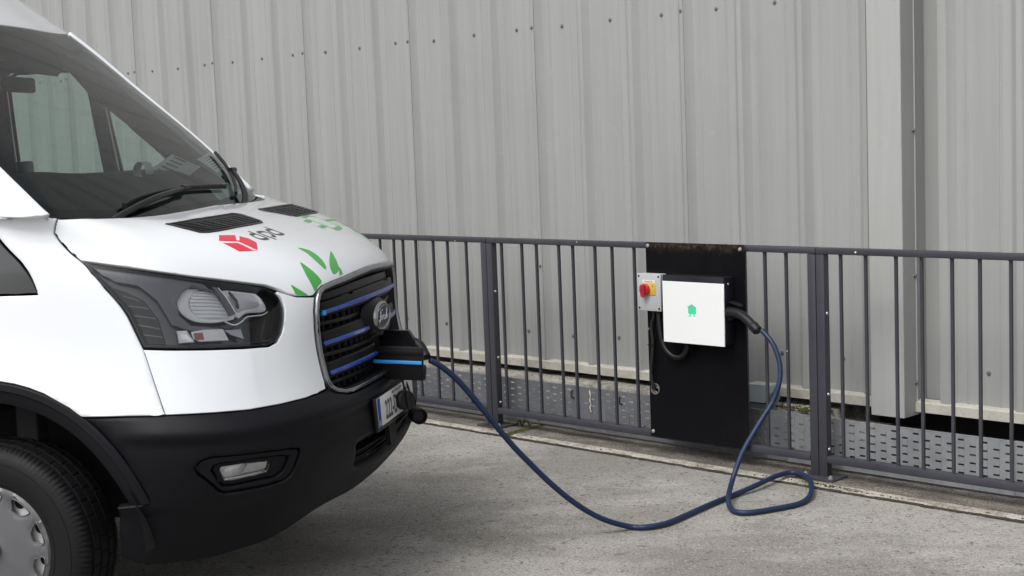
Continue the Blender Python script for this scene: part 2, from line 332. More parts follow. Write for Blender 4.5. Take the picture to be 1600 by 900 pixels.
UP=[
 [(0,.44,1.405),(.3,.43,1.405),(.58,.39,1.41),(.82,.325,1.42),(.94,.255,1.445),(.965,.12,1.46),(.975,-.25,1.49),(.985,-.9,1.50),(.985,-2.2,1.50),(.985,-4.6,1.50)],
 [(0,.185,1.665),(.3,.175,1.665),(.58,.14,1.672),(.805,.078,1.685),(.928,.002,1.697),(.953,-.13,1.695),(.957,-.42,1.70),(.965,-1.0,1.70),(.97,-2.2,1.70),(.97,-4.6,1.70)],
 [(0,-.10,1.915),(.29,-.11,1.915),(.56,-.145,1.922),(.77,-.202,1.935),(.893,-.275,1.947),(.926,-.41,1.945),(.935,-.64,1.92),(.94,-1.1,1.92),(.945,-2.2,1.92),(.945,-4.6,1.92)],
 [(0,-.385,2.16),(.28,-.395,2.16),(.54,-.43,2.163),(.74,-.472,2.175),(.863,-.545,2.184),(.896,-.67,2.175),(.91,-.90,2.14),(.92,-1.2,2.14),(.925,-2.2,2.14),(.925,-4.6,2.14)],
 [(0,-.65,2.38),(.27,-.66,2.38),(.51,-.695,2.38),(.70,-.75,2.385),(.82,-.85,2.38),(.865,-.95,2.375),(.88,-1.12,2.34),(.89,-1.4,2.34),(.905,-2.2,2.34),(.905,-4.6,2.34)],
 [(0,-.97,2.58),(.25,-.98,2.58),(.48,-1.01,2.575),(.66,-1.06,2.565),(.76,-1.14,2.55),(.81,-1.24,2.53),(.84,-1.42,2.51),(.86,-1.65,2.51),(.87,-2.3,2.51),(.87,-4.6,2.51)],
 [(0,-1.45,2.69),(.22,-1.45,2.685),(.42,-1.48,2.675),(.57,-1.52,2.66),(.65,-1.58,2.645),(.70,-1.65,2.63),(.74,-1.8,2.62),(.77,-2.0,2.62),(.79,-2.6,2.62),(.79,-4.6,2.62)],
]
def _nat(y):
    # natural cubic spline second derivatives at unit spacing, y (n,k)
    n=len(y); M=np.zeros((n,n)); r=np.zeros_like(y)
    M[0,0]=M[-1,-1]=1
    for i in range(1,n-1):
        M[i,i-1]=1;M[i,i]=4;M[i,i+1]=1; r[i]=6*(y[i-1]-2*y[i]+y[i+1])
    return np.linalg.solve(M,r)
def _ev(y,m,t):
    t=np.atleast_1d(t); i=np.clip(np.floor(t).astype(int),0,len(y)-2); f=(t-i)[:,None]
    a=1-f
    return a*y[i]+f*y[i+1]+((a**3-a)*m[i]+(f**3-f)*m[i+1])/6
class Surf:
    def __init__(s,rows,sub=8,smooth=3):
        net=np.array([[(x,-w,z) for w,x,z in r] for r in rows])      # near side y negative
        far=net[:,:0:-1].copy(); far[:,:,1]*=-1
        net=np.concatenate([far,net],1)                              # u from -N..N (far negative)
        s.N=len(rows[0])-1; s.V=len(rows)-1; s.sub=sub
        tu=np.arange(0,2*s.N*sub+1)/sub; tv=np.arange(0,s.V*sub+1)/sub
        g=[]
        for r in net: g.append(_ev(r,_nat(r),tu))
        g=np.array(g)
        out=np.zeros((len(tv),len(tu),3))
        for j in range(len(tu)): out[:,j]=_ev(g[:,j],_nat(g[:,j]),tv)
        for _ in range(smooth):
            o=out.copy()
            o[1:-1,1:-1]=.5*out[1:-1,1:-1]+.125*(out[:-2,1:-1]+out[2:,1:-1]+out[1:-1,:-2]+out[1:-1,2:])
            out=o
        s.g=out
        du=np.gradient(out,axis=1);dv=np.gradient(out,axis=0)
        n=np.cross(dv,du);n/=np.linalg.norm(n,axis=2,keepdims=True)+1e-12
        c=n[len(tv)//2,len(tu)//2]
        if c[0]<0:n=-n
        s.n=n
    def _s(s,A,u,v):
        a=(np.asarray(u,float)+s.N)*s.sub;b=np.asarray(v,float)*s.sub
        a=np.clip(a,0,A.shape[1]-1.0001);b=np.clip(b,0,A.shape[0]-1.0001)
        i=a.astype(int);j=b.astype(int);f=(a-i)[...,None];g=(b-j)[...,None]
        return (1-g)*((1-f)*A[j,i]+f*A[j,i+1])+g*((1-f)*A[j+1,i]+f*A[j+1,i+1])
    def P(s,u,v,off=0.):
        p=s._s(s.g,u,v)
        if np.any(off):
            n=s._s(s.n,u,v);n/=np.linalg.norm(n,axis=-1,keepdims=True)
            p=p+n*(off if np.ndim(off)==0 else np.asarray(off)[...,None])
        return p
    def nor(s,u,v):
        n=s._s(s.n,u,v); return n/(np.linalg.norm(n,axis=-1,keepdims=True)+1e-12)

# ------------------------------------------------------------------ panels cut out of curved surfaces
class Side:
    """the van's flat side: u = x, v = z, sgn -1 near side, +1 far side"""
    Z = [.25, .33, .48, .66, .84, 1.06, 1.26, 1.36, 1.43, 1.5, 1.7, 1.92, 2.14, 2.34, 2.51, 2.7]
    W = [.93, .95, 1.01, 1.03, 1.03, 1.023, 1.007, .998, .990, .980, .957, .938, .920, .895, .86, .78]
    def __init__(s, sgn): s.sgn = sgn
    def P(s, u, v, off=0.):
        u = np.asarray(u, float); v = np.asarray(v, float)
        w = np.interp(v, s.Z, s.W); dw = (np.interp(v + .01, s.Z, s.W) - np.interp(v - .01, s.Z, s.W)) / .02
        n = np.stack([0 * u, s.sgn * np.ones_like(u), -dw], -1); n /= np.linalg.norm(n, axis=-1, keepdims=True)
        p = np.stack([u, s.sgn * w, v], -1)
        return p + n * (off if np.ndim(off) == 0 else np.asarray(off)[..., None])
    def nor(s, u, v):
        v = np.asarray(v, float); dw = (np.interp(v + .05, s.Z, s.W) - np.interp(v - .05, s.Z, s.W)) / .1
        n = np.stack([0 * v, s.sgn * np.ones_like(v), -dw], -1); return n / np.linalg.norm(n, axis=-1, keepdims=True)
class Dish:
    """disc in polar plan: (u,v) plane -> wheel cover, axis -y, dome height by radius"""
    def __init__(s, prof): s.pr = prof
    def P(s, u, v, off=0.):
        u = np.asarray(u, float); v = np.asarray(v, float); r = np.hypot(u, v)
        return np.stack([u, np.interp(r, *s.pr) * -1 - off, v], -1)
    def nor(s, u, v):
        u = np.asarray(u, float); return np.stack([0 * u, -np.ones_like(u), 0 * u], -1)
def mirror(o): return [(-u, v) for u, v in o][::-1]
def full(h):
    """half outline (u>=0, touching u=0 twice, consecutive) -> symmetric closed outline"""
    n = len(h); i = next(k for k in range(n) if h[k][0] == 0 and h[(k + 1) % n][0] != 0)
    q = h[i:] + h[:i]; return q + [(-u, v) for u, v in q[1:-1][::-1]]
def smooth_outline(o, n=4): return [(p[0], p[1]) for p in crom([(u, v, 0) for u, v in o], n, True)]
def offset_outline(o, du, dv):
    """shift inwards by du, dv in parameter units"""
    n = len(o); A = sum(o[i][0] * o[(i + 1) % n][1] - o[(i + 1) % n][0] * o[i][1] for i in range(n)); sg = 1 if A > 0 else -1
    out = []
    for i in range(n):
        a, b, c = o[i - 1], o[i], o[(i + 1) % n]
        def nn(p, q):
            x, y = (q[0] - p[0]) / du, (q[1] - p[1]) / dv; L = math.hypot(x, y) + 1e-9; return (-y / L * sg, x / L * sg)
        n1, n2 = nn(a, b), nn(b, c); x, y = n1[0] + n2[0], n1[1] + n2[1]; L2 = (x * x + y * y) / 2 or 1
        k = min(1.6, 1 / max(.35, math.hypot(x, y) / 2)); L = math.hypot(x, y) + 1e-9
        out.append((b[0] + x / L * du * k, b[1] + y / L * dv * k))
    return out
def strip(line, dv, du=None):
    """polyline -> closed band outline in uv"""
    a = []; b = []
    for i, (u, v) in enumerate(line):
        p = line[max(i - 1, 0)]; q = line[min(i + 1, len(line) - 1)]
        x, y = q[0] - p[0], (q[1] - p[1]) * 1.; k = .68
        L = math.hypot(x / 1., y * k) + 1e-9; nx, ny = -y * k / L, x / L
        a.append((u + nx * dv * k, v + ny * dv)); b.append((u - nx * dv * k, v - ny * dv))
    return a + b[::-1]
def inside(P, poly):
    x, y = P[:, 0], P[:, 1]; c = np.zeros(len(P), bool); n = len(poly)
    for i in range(n):
        (x1, y1), (x2, y2) = poly[i], poly[(i + 1) % n]
        if y1 == y2: continue
        m = ((y1 > y) != (y2 > y)) & (x < (x2 - x1) * (y - y1) / (y2 - y1) + x1); c ^= m
    return c
def panel(name, S, outline, m, parent, off=0., thick=.012, gap=.0016, bev=.0014, step=(.2, .17), holes=(), dish=0., wob=None, rim_mat=None):
    def dens(o):
        r = []
        for i in range(len(o)):
            a, b = o[i], o[(i + 1) % len(o)]; k = max(1, math.ceil(max(abs(b[0] - a[0]) / step[0], abs(b[1] - a[1]) / step[1])))
            r += [(a[0] + (b[0] - a[0]) * t / k, a[1] + (b[1] - a[1]) * t / k) for t in range(k)]
        return r
    loops = [dens(outline)] + [dens(h) for h in holes]
    pts = []; edges = []
    for lp in loops:
        k = len(pts); pts += lp; edges += [(k + i, k + (i + 1) % len(lp)) for i in range(len(lp))]
    B = np.array(pts); lo, hi = B.min(0), B.max(0)
    gx = np.arange(lo[0] + step[0] * .5, hi[0], step[0]); gy = np.arange(lo[1] + step[1] * .5, hi[1], step[1])
    if len(gx) and len(gy):
        G = np.stack(np.meshgrid(gx, gy), -1).reshape(-1, 2)
        k = inside(G, loops[0])
        for h in loops[1:]: k &= ~inside(G, h)
        G = G[k]
        if len(G):
            sc = np.array(step); d = np.min(np.linalg.norm((G[:, None] - B[None]) / sc, axis=2), 1); G = G[d > .45]
            pts = pts + [tuple(g) for g in G]
    V, E, F, *_ = delaunay_2d_cdt([Vector(p) for p in pts], edges, [], 0, 1e-6)
    uv = np.array([v[:] for v in V]); T = [f for f in F if len(f) >= 3]
    cen = np.array([uv[list(f)].mean(0) for f in T]); k = inside(cen, loops[0])
    for h in loops[1:]: k &= ~inside(cen, h)
    T = [tuple(T[i]) for i in np.where(k)[0]]
    o2 = off
    if dish or wob:
        c = np.array(outline).mean(0); o2 = np.full(len(uv), float(off))
        if dish:
            d = np.array([min(math.hypot((p[0] - a) / 1., (p[1] - b) * .68) for a, b in loops[0]) for p in uv]); dm = d.max() or 1
            q = 1 - d / dm; o2 = o2 - dish * (1 - q ** 2)
        if wob: o2 = o2 + wob(uv[:, 0], uv[:, 1])
    P = S.P(uv[:, 0], uv[:, 1], o2); N = S.nor(uv[:, 0], uv[:, 1])
    if T:
        a, b, c = (P[[t[j] for t in T]] for j in range(3)); fn = np.cross(b - a, c - a).sum(0)
        if (fn * N[[t[0] for t in T]].mean(0)).sum() < 0: T = [t[::-1] for t in T]
    # boundary loops
    dirs = {}
    for t in T:
        for i in range(len(t)): dirs[(t[i], t[(i + 1) % len(t)])] = 1
    nxt = {a: b for (a, b) in dirs if (b, a) not in dirs}; prv = {b: a for a, b in nxt.items()}
    vs = P.copy(); nr = N.copy(); P = P.copy(); ring1 = {}; ring2 = {}; addv = []; addn = []; faces = list(T); mids = [0] * len(T)
    base = len(vs); ids = [i for i in nxt if i in prv]
    newp = {}
    for i in ids:
        t = P[nxt[i]] - P[prv[i]]; t /= np.linalg.norm(t) + 1e-12; inw = np.cross(N[i], t); inw /= np.linalg.norm(inw) + 1e-12
        newp[i] = P[i] + inw * (gap + bev)
        ring1[i] = base + len(addv); addv.append(P[i] + inw * gap - N[i] * bev); addn.append((-inw + N[i] * .3))
        ring2[i] = base + len(addv); addv.append(P[i] + inw * gap - N[i] * thick); addn.append(-inw)
    for i in newp: vs[i] = newp[i]
    for i in ids:
        j = nxt[i]
        if j in ring1:
            faces.append((j, i, ring1[i], ring1[j])); faces.append((ring1[j], ring1[i], ring2[i], ring2[j])); mids += [1 if rim_mat else 0] * 2
    vs = list(vs) + addv; nr = [tuple(x) for x in nr] + [tuple(a / (np.linalg.norm(a) + 1e-12)) for a in addn]
    me = bpy.data.meshes.new(name); me.from_pydata([tuple(map(float, q)) for q in vs], [], [tuple(int(i) for i in f) for f in faces]); me.update()
    me.shade_smooth()
    if dish or wob: me.set_sharp_from_angle(angle=R(50))
    else: me.normals_split_custom_set_from_vertices([tuple(map(float, q)) for q in nr])
    if rim_mat: me.materials.append(m); me.materials.append(rim_mat); me.polygons.foreach_set('material_index', mids)
    return link(name, me, m, parent)

OUTL = {"bonnet": [[5.99,7.985],[6.195,7.49],[6.387,6.948],[6.41,6.577],[6.405,6.133],[6.394,5.753],[6.267,5.695],[6.134,5.638],[5.959,5.572],[5.77,5.506],[5.599,5.453],[5.418,5.402],[5.227,5.357],[5.03,5.323],[4.835,5.292],[4.643,5.263],[4.375,5.242],[4.102,5.224],[3.819,5.201],[3.526,5.175],[3.192,5.14],[2.952,5.045],[2.778,4.942],[2.605,4.892],[2.197,4.855],[2.059,4.946],[1.9,5.016],[1.545,5.044],[1.081,5.044],[0.0,5.071],[0.0,8.0],[0.945,7.925],[1.414,7.906],[1.901,7.878],[2.577,7.84],[2.973,7.834],[3.401,7.819],[3.791,7.825],[4.248,7.821],[4.741,7.815],[5.3,7.9]],"headlight": [[6.41,5.697],[6.287,5.631],[6.157,5.571],[5.986,5.508],[5.795,5.452],[5.627,5.401],[5.444,5.355],[5.252,5.314],[5.055,5.281],[4.859,5.25],[4.663,5.226],[4.396,5.203],[4.124,5.181],[3.842,5.159],[3.548,5.134],[3.219,5.087],[3.057,4.972],[2.999,4.822],[2.994,4.641],[3.042,4.424],[3.147,4.199],[3.28,4.061],[3.461,4.0],[3.764,3.998],[4.065,3.995],[4.363,4.001],[4.659,4.007],[4.95,4.013],[5.185,4.021],[5.405,4.028],[5.604,4.033],[5.843,4.042],[6.048,4.047],[6.103,4.248],[6.148,4.459],[6.194,4.59],[6.26,4.72],[6.321,4.864],[6.369,5.016],[6.406,5.215]],"front_panel": [[6.052,4.026],[5.848,4.02],[5.611,4.011],[5.412,4.006],[5.192,4.0],[4.957,3.991],[4.665,3.984],[4.368,3.978],[4.069,3.971],[3.768,3.973],[3.465,3.974],[3.254,4.033],[3.102,4.185],[2.996,4.423],[2.949,4.641],[2.95,4.835],[3.002,5.001],[2.784,4.928],[2.615,4.865],[2.189,4.827],[2.265,4.56],[2.279,4.25],[2.269,3.887],[2.253,3.521],[2.245,3.192],[2.272,3.041],[2.805,2.983],[3.11,2.984],[3.391,2.98],[3.615,2.986],[3.842,2.989],[4.081,2.988],[4.329,3.0],[4.591,3.007],[4.853,3.009],[5.152,3.013],[5.42,3.013],[5.664,3.011],[5.874,3.005],[5.873,3.017],[5.914,3.221],[5.952,3.41],[5.986,3.587],[6.012,3.74],[6.033,3.886]],"grille": [[2.156,3.043],[2.209,3.186],[2.218,3.515],[2.235,3.882],[2.246,4.247],[2.232,4.557],[2.173,4.771],[2.059,4.946],[1.9,5.016],[1.545,5.044],[1.081,5.044],[0.0,5.071],[0.0,2.86],[1.487,2.808],[1.746,2.827],[1.999,2.914]],"bumper_top": [[6.741,2.949],[6.529,2.96],[6.331,2.979],[5.874,3.005],[5.42,3.013],[4.853,3.009],[4.081,2.988],[3.391,2.98],[2.805,2.983],[2.3,3.02],[2.194,3.045],[2.065,2.942],[1.755,2.808],[1.496,2.788],[0.0,2.84]],"fog_outer": [[5.482,1.866],[5.377,1.996],[5.179,2.066],[4.226,2.055],[3.488,2.018],[3.316,1.979],[3.291,1.861],[3.343,1.643],[3.397,1.42],[3.484,1.328],[3.762,1.301],[4.289,1.295],[4.757,1.287],[4.939,1.346],[5.198,1.523],[5.42,1.704]],"fog_inner": [[5.185,1.752],[5.143,1.855],[5.033,1.9],[4.223,1.917],[3.683,1.891],[3.498,1.84],[3.502,1.694],[3.551,1.498],[3.665,1.412],[4.062,1.406],[4.646,1.374],[4.859,1.401],[5.035,1.549]],"fog_lens": [[5.005,1.725],[4.959,1.786],[4.497,1.807],[3.874,1.782],[3.845,1.662],[3.878,1.531],[4.254,1.516],[4.817,1.483],[4.922,1.591]],"fender_rear": [[6.741,2.949]],"vent": [[3.169,7.329],[2.036,7.479],[0.566,7.51],[0.489,7.417],[0.674,7.019],[0.797,6.936],[1.798,6.915],[2.804,6.831],[3.009,6.852],[3.106,7.05]],"ventin": [[2.982,7.29],[2.24,7.389],[0.742,7.422],[0.708,7.322],[0.823,7.039],[1.705,6.999],[2.768,6.918],[2.907,6.918],[3.029,7.076]],"logo_a": [[2.704,6.718],[2.332,6.668],[2.578,6.488],[2.525,6.468],[2.293,6.614],[2.21,6.504],[2.226,6.347],[2.506,6.124],[2.553,6.176],[2.581,6.382],[2.592,6.44],[2.994,6.518]],"logo_b": [[3.009,6.433],[2.672,6.402],[2.656,6.34],[2.631,6.142],[2.54,6.107],[2.975,6.125]],"dpd": [[[1.777,6.733],[1.789,6.605],[1.746,6.41]],[[1.746,6.41],[1.901,6.403],[1.976,6.444],[1.981,6.523],[1.947,6.597],[1.862,6.621],[1.782,6.609]],[[1.657,6.628],[1.647,6.472],[1.608,6.324]],[[1.657,6.628],[1.571,6.653],[1.46,6.638],[1.417,6.579],[1.428,6.503],[1.458,6.442],[1.52,6.427],[1.525,6.467]],[[1.095,6.784],[1.095,6.659],[1.103,6.446]],[[1.103,6.446],[1.26,6.444],[1.331,6.494],[1.321,6.579],[1.272,6.652],[1.197,6.669],[1.109,6.653]]],"leaves": [[[1.487,5.975],[1.33,5.876],[1.295,5.743],[1.313,5.613],[1.362,5.483],[1.435,5.371],[1.522,5.325],[1.541,5.45],[1.523,5.636],[1.483,5.816]],[[1.948,5.632],[1.901,5.477],[1.862,5.311],[1.843,5.174],[1.863,5.093],[2.014,5.027],[2.128,4.947],[2.138,5.089],[2.122,5.288],[2.058,5.462]],[[0.768,5.663],[0.88,5.513],[1.017,5.353],[1.084,5.274],[1.194,5.196],[1.334,5.165],[1.41,5.194],[1.352,5.316],[1.172,5.464]],[[1.084,5.274],[1.074,5.209],[1.132,5.101],[1.27,5.099],[1.177,5.191]],[[2.617,5.139],[2.517,5.049],[2.414,4.959],[2.348,4.892],[2.591,4.912],[2.619,5.014]]],"plug": [[[-0.911,6.932],[-1.268,6.946],[-1.406,6.889],[-1.261,6.851],[-1.021,6.838],[-0.857,6.806],[-0.814,6.849]],[[-0.488,6.74],[-0.822,6.78],[-0.867,6.689],[-0.648,6.641],[-0.46,6.637]],[[-0.446,6.448],[-0.803,6.474],[-0.859,6.391],[-0.635,6.351],[-0.469,6.345]],[[-0.846,6.283],[-1.42,6.332],[-1.323,6.213],[-0.919,6.165],[-0.778,6.203]],[[-1.381,6.63],[-2.209,6.578],[-2.129,6.486],[-1.607,6.526],[-1.405,6.525]],[[-1.865,6.161],[-2.018,6.098],[-2.104,5.968],[-1.871,6.006],[-2.237,6.029],[-1.849,6.045]],[[-1.908,5.811],[-1.887,5.736],[-1.731,5.634],[-1.928,5.678],[-1.839,5.762]],[[-2.261,6.685],[-2.28,6.62],[-2.405,6.489],[-2.105,6.494],[-2.308,6.572]]],"plugl": [[[-1.314,6.875],[-1.417,6.778],[-1.394,6.628]],[[-0.827,6.682],[-0.823,6.568],[-0.786,6.468]],[[-0.81,6.386],[-0.82,6.321],[-0.865,6.266]],[[-1.422,6.54],[-1.404,6.422],[-1.396,6.303]],[[-2.294,6.492],[-2.021,6.338],[-2.189,6.204],[-2.082,6.087]],[[-1.909,6.057],[-1.966,5.937],[-1.945,5.798]]],"plug2": [],"bar1": [[2.039,4.499],[1.664,4.507],[1.148,4.526],[0.621,4.56],[0.0,4.594]],"bar2": [[2.07,3.927],[1.804,3.92],[1.431,3.938],[1.006,3.98],[0.612,4.005]],"bar3": [[1.973,3.355],[1.707,3.341],[1.331,3.366],[0.984,3.394],[0.583,3.405]],"emblem": [[-0.163,4.149]],"plate": [[0.766,2.496],[0.923,1.708],[0.847,2.096]],"lowgr": [[1.685,1.51],[0.901,1.638],[1.392,0.88],[0.45,1.071]],"hl": {"bezel_sheen": [[6.326,5.652],[5.826,5.404],[5.264,5.274],[4.453,5.14],[4.365,4.955],[4.717,5.071],[4.997,4.912],[5.211,4.715],[5.277,4.512],[5.102,4.363],[4.452,4.322],[4.378,4.243],[5.115,4.272],[5.507,4.363],[5.622,4.72],[5.846,4.978],[6.166,5.035],[6.302,5.214]],"main": [[5.188,4.759],[5.024,4.936],[4.806,5.049],[4.404,5.059],[4.181,5.041],[4.069,4.524],[4.317,4.424],[4.641,4.391],[4.982,4.41],[5.177,4.494],[5.24,4.61]],"lens": [[4.936,4.725],[4.788,4.885],[4.575,5.0],[4.276,5.033],[4.188,4.51],[4.546,4.452],[4.858,4.469],[4.971,4.576]],"divider": [[4.345,5.05],[4.231,5.044],[4.061,4.546],[4.216,4.509]],"second": [[4.189,5.025],[3.474,5.037],[3.344,4.975],[3.296,4.756],[3.37,4.605],[3.792,4.575],[4.066,4.491]],"secin": [[3.956,4.985],[3.539,4.989],[3.42,4.93],[3.395,4.768],[3.537,4.689],[3.847,4.632],[4.003,4.593]],"side": [[5.438,4.283],[5.219,4.291],[5.173,4.201],[5.122,4.119],[5.469,4.109]],"turn": [[5.147,4.263],[4.851,4.292],[4.418,4.297],[4.337,4.125],[5.004,4.125],[5.132,4.164]],"amber": [[5.099,4.244],[4.897,4.251],[4.892,4.149],[5.111,4.146]],"wedge": [[4.394,4.283],[4.004,4.3],[3.952,4.135],[4.24,4.202]],"fins": [[6.248,4.905],[6.083,4.846],[5.851,4.709],[5.715,4.431],[5.722,4.102],[5.982,4.101],[6.032,4.252],[6.09,4.545],[6.201,4.69]]},"finl": [[[6.159,4.774],[5.924,4.705]],[[6.121,4.616],[5.824,4.592]],[[6.082,4.482],[5.764,4.448]],[[6.057,4.353],[5.74,4.308]],[[6.021,4.227],[5.736,4.196]]],"tri": [[7.049,4.748],[7.166,5.224],[7.218,6.211],[7.361,4.767],[7.208,4.756]]}
# ================================================================== THE YARD (wall frame: s along the wall to the left, D away from the camera)
YAW = R(44.72); RZ = YAW - math.pi / 2
dv_ = Vector((-math.sin(YAW), math.cos(YAW), 0)); nv_ = Vector((math.cos(YAW), math.sin(YAW), 0))
def wpt(s, D, z): return dv_ * s + nv_ * D + Vector((0, 0, z))
class Fr:
    """frame at the base of a thing standing along the wall"""
    def __init__(s, name, s0, D0, z0=0.): s.s0, s.D0, s.z0 = s0, D0, z0; s.o = empty(name, wpt(s0, D0, z0), RZ)
    def p(s, a, D, z): return (s.s0 - a, D - s.D0, z - s.z0)
    def bx(s, mb, s1, s2, D1, D2, z1, z2, c=0., mi=0):
        a, b = sorted((s.s0 - s1, s.s0 - s2)); return mb.box(a, b, D1 - s.D0, D2 - s.D0, z1 - s.z0, z2 - s.z0, c, mi)
SLAB_Z = .012
# ground: one sheet to the horizon, finer near the camera so the worn surface can dip a little
bm = bmesh.new(); N = 60
gx = [-200, -60, -20] + [-8 + i * .4 for i in range(41)] + [20, 60, 200]
gy = [-200, -60, -20, -6] + [-2 + i * .4 for i in range(41)] + [30, 80, 200]
from mathutils import noise
rows = []
for y in gy:
    r = []
    for x in gx:
        P = Vector((x, y, 0)); D = P.dot(nv_); f = max(0, min(1, (5.5 - D) / .6)) if abs(x) < 9 and abs(y) < 15 else 0
        r.append(bm.verts.new((x, y, -.006 * f * (noise.noise(Vector((x * .5, y * .5, 0))) + 1) * .5)))
    rows.append(r)
for j in range(len(gy) - 1):
    for i in range(len(gx) - 1): bm.faces.new((rows[j][i], rows[j][i + 1], rows[j + 1][i + 1], rows[j + 1][i]))
me = bpy.data.meshes.new('ground'); bm.to_mesh(me); bm.free(); me.shade_smooth()
tag(link('ground', me, M['concrete']), 'pale worn concrete yard floor in front of the fence', kind='structure')

# kerb slabs under the railing
pv = empty('pavement', wpt(5, 5.85, 0), RZ); tag(pv, 'raised strip of stained concrete slabs under the railing', kind='structure')
random.seed(3)
slabs = [(-6., -3.02), (-3., -.02), (0., 2.2), (2.22, 5.775), (5.835, 8.6), (8.62, 11.4), (11.42, 14.4), (14.42, 19.)]
for a, b in slabs:
    # rough front arris: a strip of worn edge, then the flat top
    n = max(4, int((b - a) / .05)); mb = MB(); v = []; f = []
    prof = [(5.658, -.05), (5.658, .003), (5.666, .0095), (5.69, SLAB_Z), (5.712, SLAB_Z + .001), (6.12, SLAB_Z + .004), (6.12, -.05)]
    for i in range(n + 1):
        s_ = a + (b - a) * i / n
        for j, (D, z) in enumerate(prof):
            k = noise.noise(Vector((s_ * 6, j * .7, 1.3))) * .009 + noise.noise(Vector((s_ * 22, j * .9, 4.))) * .005 if 1 <= j <= 3 else 0
            v.append((5 - s_, D - 5.85 + k, z - (abs(k) * .6 if j < 4 else 0)))
    m_ = len(prof)
    for i in range(n):
        for j in range(m_ - 1): f.append((i * m_ + j, i * m_ + j + 1, (i + 1) * m_ + j + 1, (i + 1) * m_ + j))
    f += [tuple(range(m_))[::-1], tuple(n * m_ + j for j in range(m_))]
    mi = [(1 if (q % (m_ - 1)) < 4 else 0) for q in range(n * (m_ - 1))] + [0, 0]
    me = mesh(v, f); me.polygons.foreach_set('material_index', mi)
    me.shade_smooth(); me.set_sharp_from_angle(angle=R(50))
    link('slab', me, [M['slab'], M['slab_edge']], pv)
# dirt in the joint along the front and the cross joint
mb = MB(); n = 420
for i in range(n):
    s_ = -6 + 25 * i / n; w_ = .012 + .010 * (noise.noise(Vector((s_ * 4, 2, 2))) + .6) + .006 * random.random(); s2 = s_ + 25 / n + .002
    mb.box(5 - s2, 5 - s_, 5.658 - 5.85 - w_, 5.664 - 5.85, -.012, .0035 + .003 * random.random())
link('joint', None, None) if False else None
o = mb.build('joint_dirt', M['joint'], pv); o['kind'] = 'stuff'
mb = MB()
for i in range(900):
    t = random.random(); s_ = 5.775 + .06 * random.random(); D = 5.675 + t * .44; r = random.uniform(.003, .010) * (1.3 if t > .3 else .8)
    bm = bmesh.new(); bmesh.ops.create_icosphere(bm, subdivisions=1, radius=r)
    mb.add([(5 - s_ + q.co.x, D - 5.85 + q.co.y, .006 + q.co.z * .7 + .005 * random.random()) for q in bm.verts], [[a.index for a in f.verts] for f in bm.faces]); bm.free()
for i in range(700):      # green crumbs round the post feet and along the kerb joint
    c = random.choice([(5.93, 5.80, .10), (3.78, 5.69, .12), (3.6, 5.665, .2), (5.85, 5.72, .12), (5.2, 5.66, .5), (2.9, 5.66, .6)]); s_ = random.gauss(c[0], c[2]); D = c[1] + random.gauss(0, .006 if c[1] < 5.7 else .03); r = random.uniform(.0015, .005)
    bm = bmesh.new(); bmesh.ops.create_icosphere(bm, subdivisions=1, radius=r)
    mb.add([(5 - s_ + q.co.x, D - 5.85 + q.co.y, (.002 if D < 5.668 else SLAB_Z) + q.co.z * .7) for q in bm.verts], [[a.index for a in f.verts] for f in bm.faces]); bm.free()
o = mb.build('moss', M['moss'], None, 60, wpt(5, 5.85, 0), (0, 0, RZ)); tag(o, 'brown and green moss in the slab joint beside the left railing post', 'moss', kind='stuff')
# small weeds beside the post foot
wd = MB(); random.seed(11)
for cx, cD, h in ((5.88, 5.86, .06), (5.86, 5.90, .045), (5.93, 5.87, .03)):
    for k in range(9):
        a = random.random() * 6.28; L = h * random.uniform(.5, 1.1); tip = (5 - cx + math.cos(a) * L * .5, cD - 5.85 + math.sin(a) * L * .5, SLAB_Z + L)
        b0 = (5 - cx + .004 * math.cos(a + 1.57), cD - 5.85 + .004 * math.sin(a + 1.57), SLAB_Z); b1 = (5 - cx - .004 * math.cos(a + 1.57), cD - 5.85 - .004 * math.sin(a + 1.57), SLAB_Z)
        md = tuple((tip[i] * .6 + (b0[i] + b1[i]) * .2) for i in range(3))
        wd.add([b0, b1, (md[0] + .005, md[1], md[2]), tip, (md[0] - .005, md[1] + .003, md[2])], [(0, 1, 2, 4), (4, 2, 3)])
o = wd.build('weed', M['moss'], None, None, wpt(5, 5.85, 0), (0, 0, RZ)); tag(o, 'tiny dark weed growing behind the foot of the left railing post', 'weed')

# plinth the wall stands over
pl = empty('plinth', wpt(6, 6.1, 0), RZ); tag(pl, 'rough concrete ledge running under the metal wall', kind='structure')
n = 150; v = []; f = []
prof = [(6.125, -.05), (6.125, .24), (6.135, .252), (6.2, .256), (6.33, .252), (6.62, .25), (6.62, -.05)]
for i in range(n + 1):
    s_ = 4.02 + (19 - 4.02) * (i / n) ** 1.3
    for j, (D, z) in enumerate(prof):
        k = noise.noise(Vector((s_ * 5, D * 9, 1.3))) * .010 + noise.noise(Vector((s_ * 24, D * 20, 4.))) * .005 if 1 <= j <= 4 else 0
        v.append((6 - s_, D - 6.1 + k * .5, z + k))
m_ = len(prof)
for i in range(n):
    for j in range(m_ - 1): f.append((i * m_ + j, i * m_ + j + 1, (i + 1) * m_ + j + 1, (i + 1) * m_ + j))
f.append(tuple(range(m_))[::-1])
link('ledge', mesh(v, f, True), M['plinth'], pl)
mb = MB()
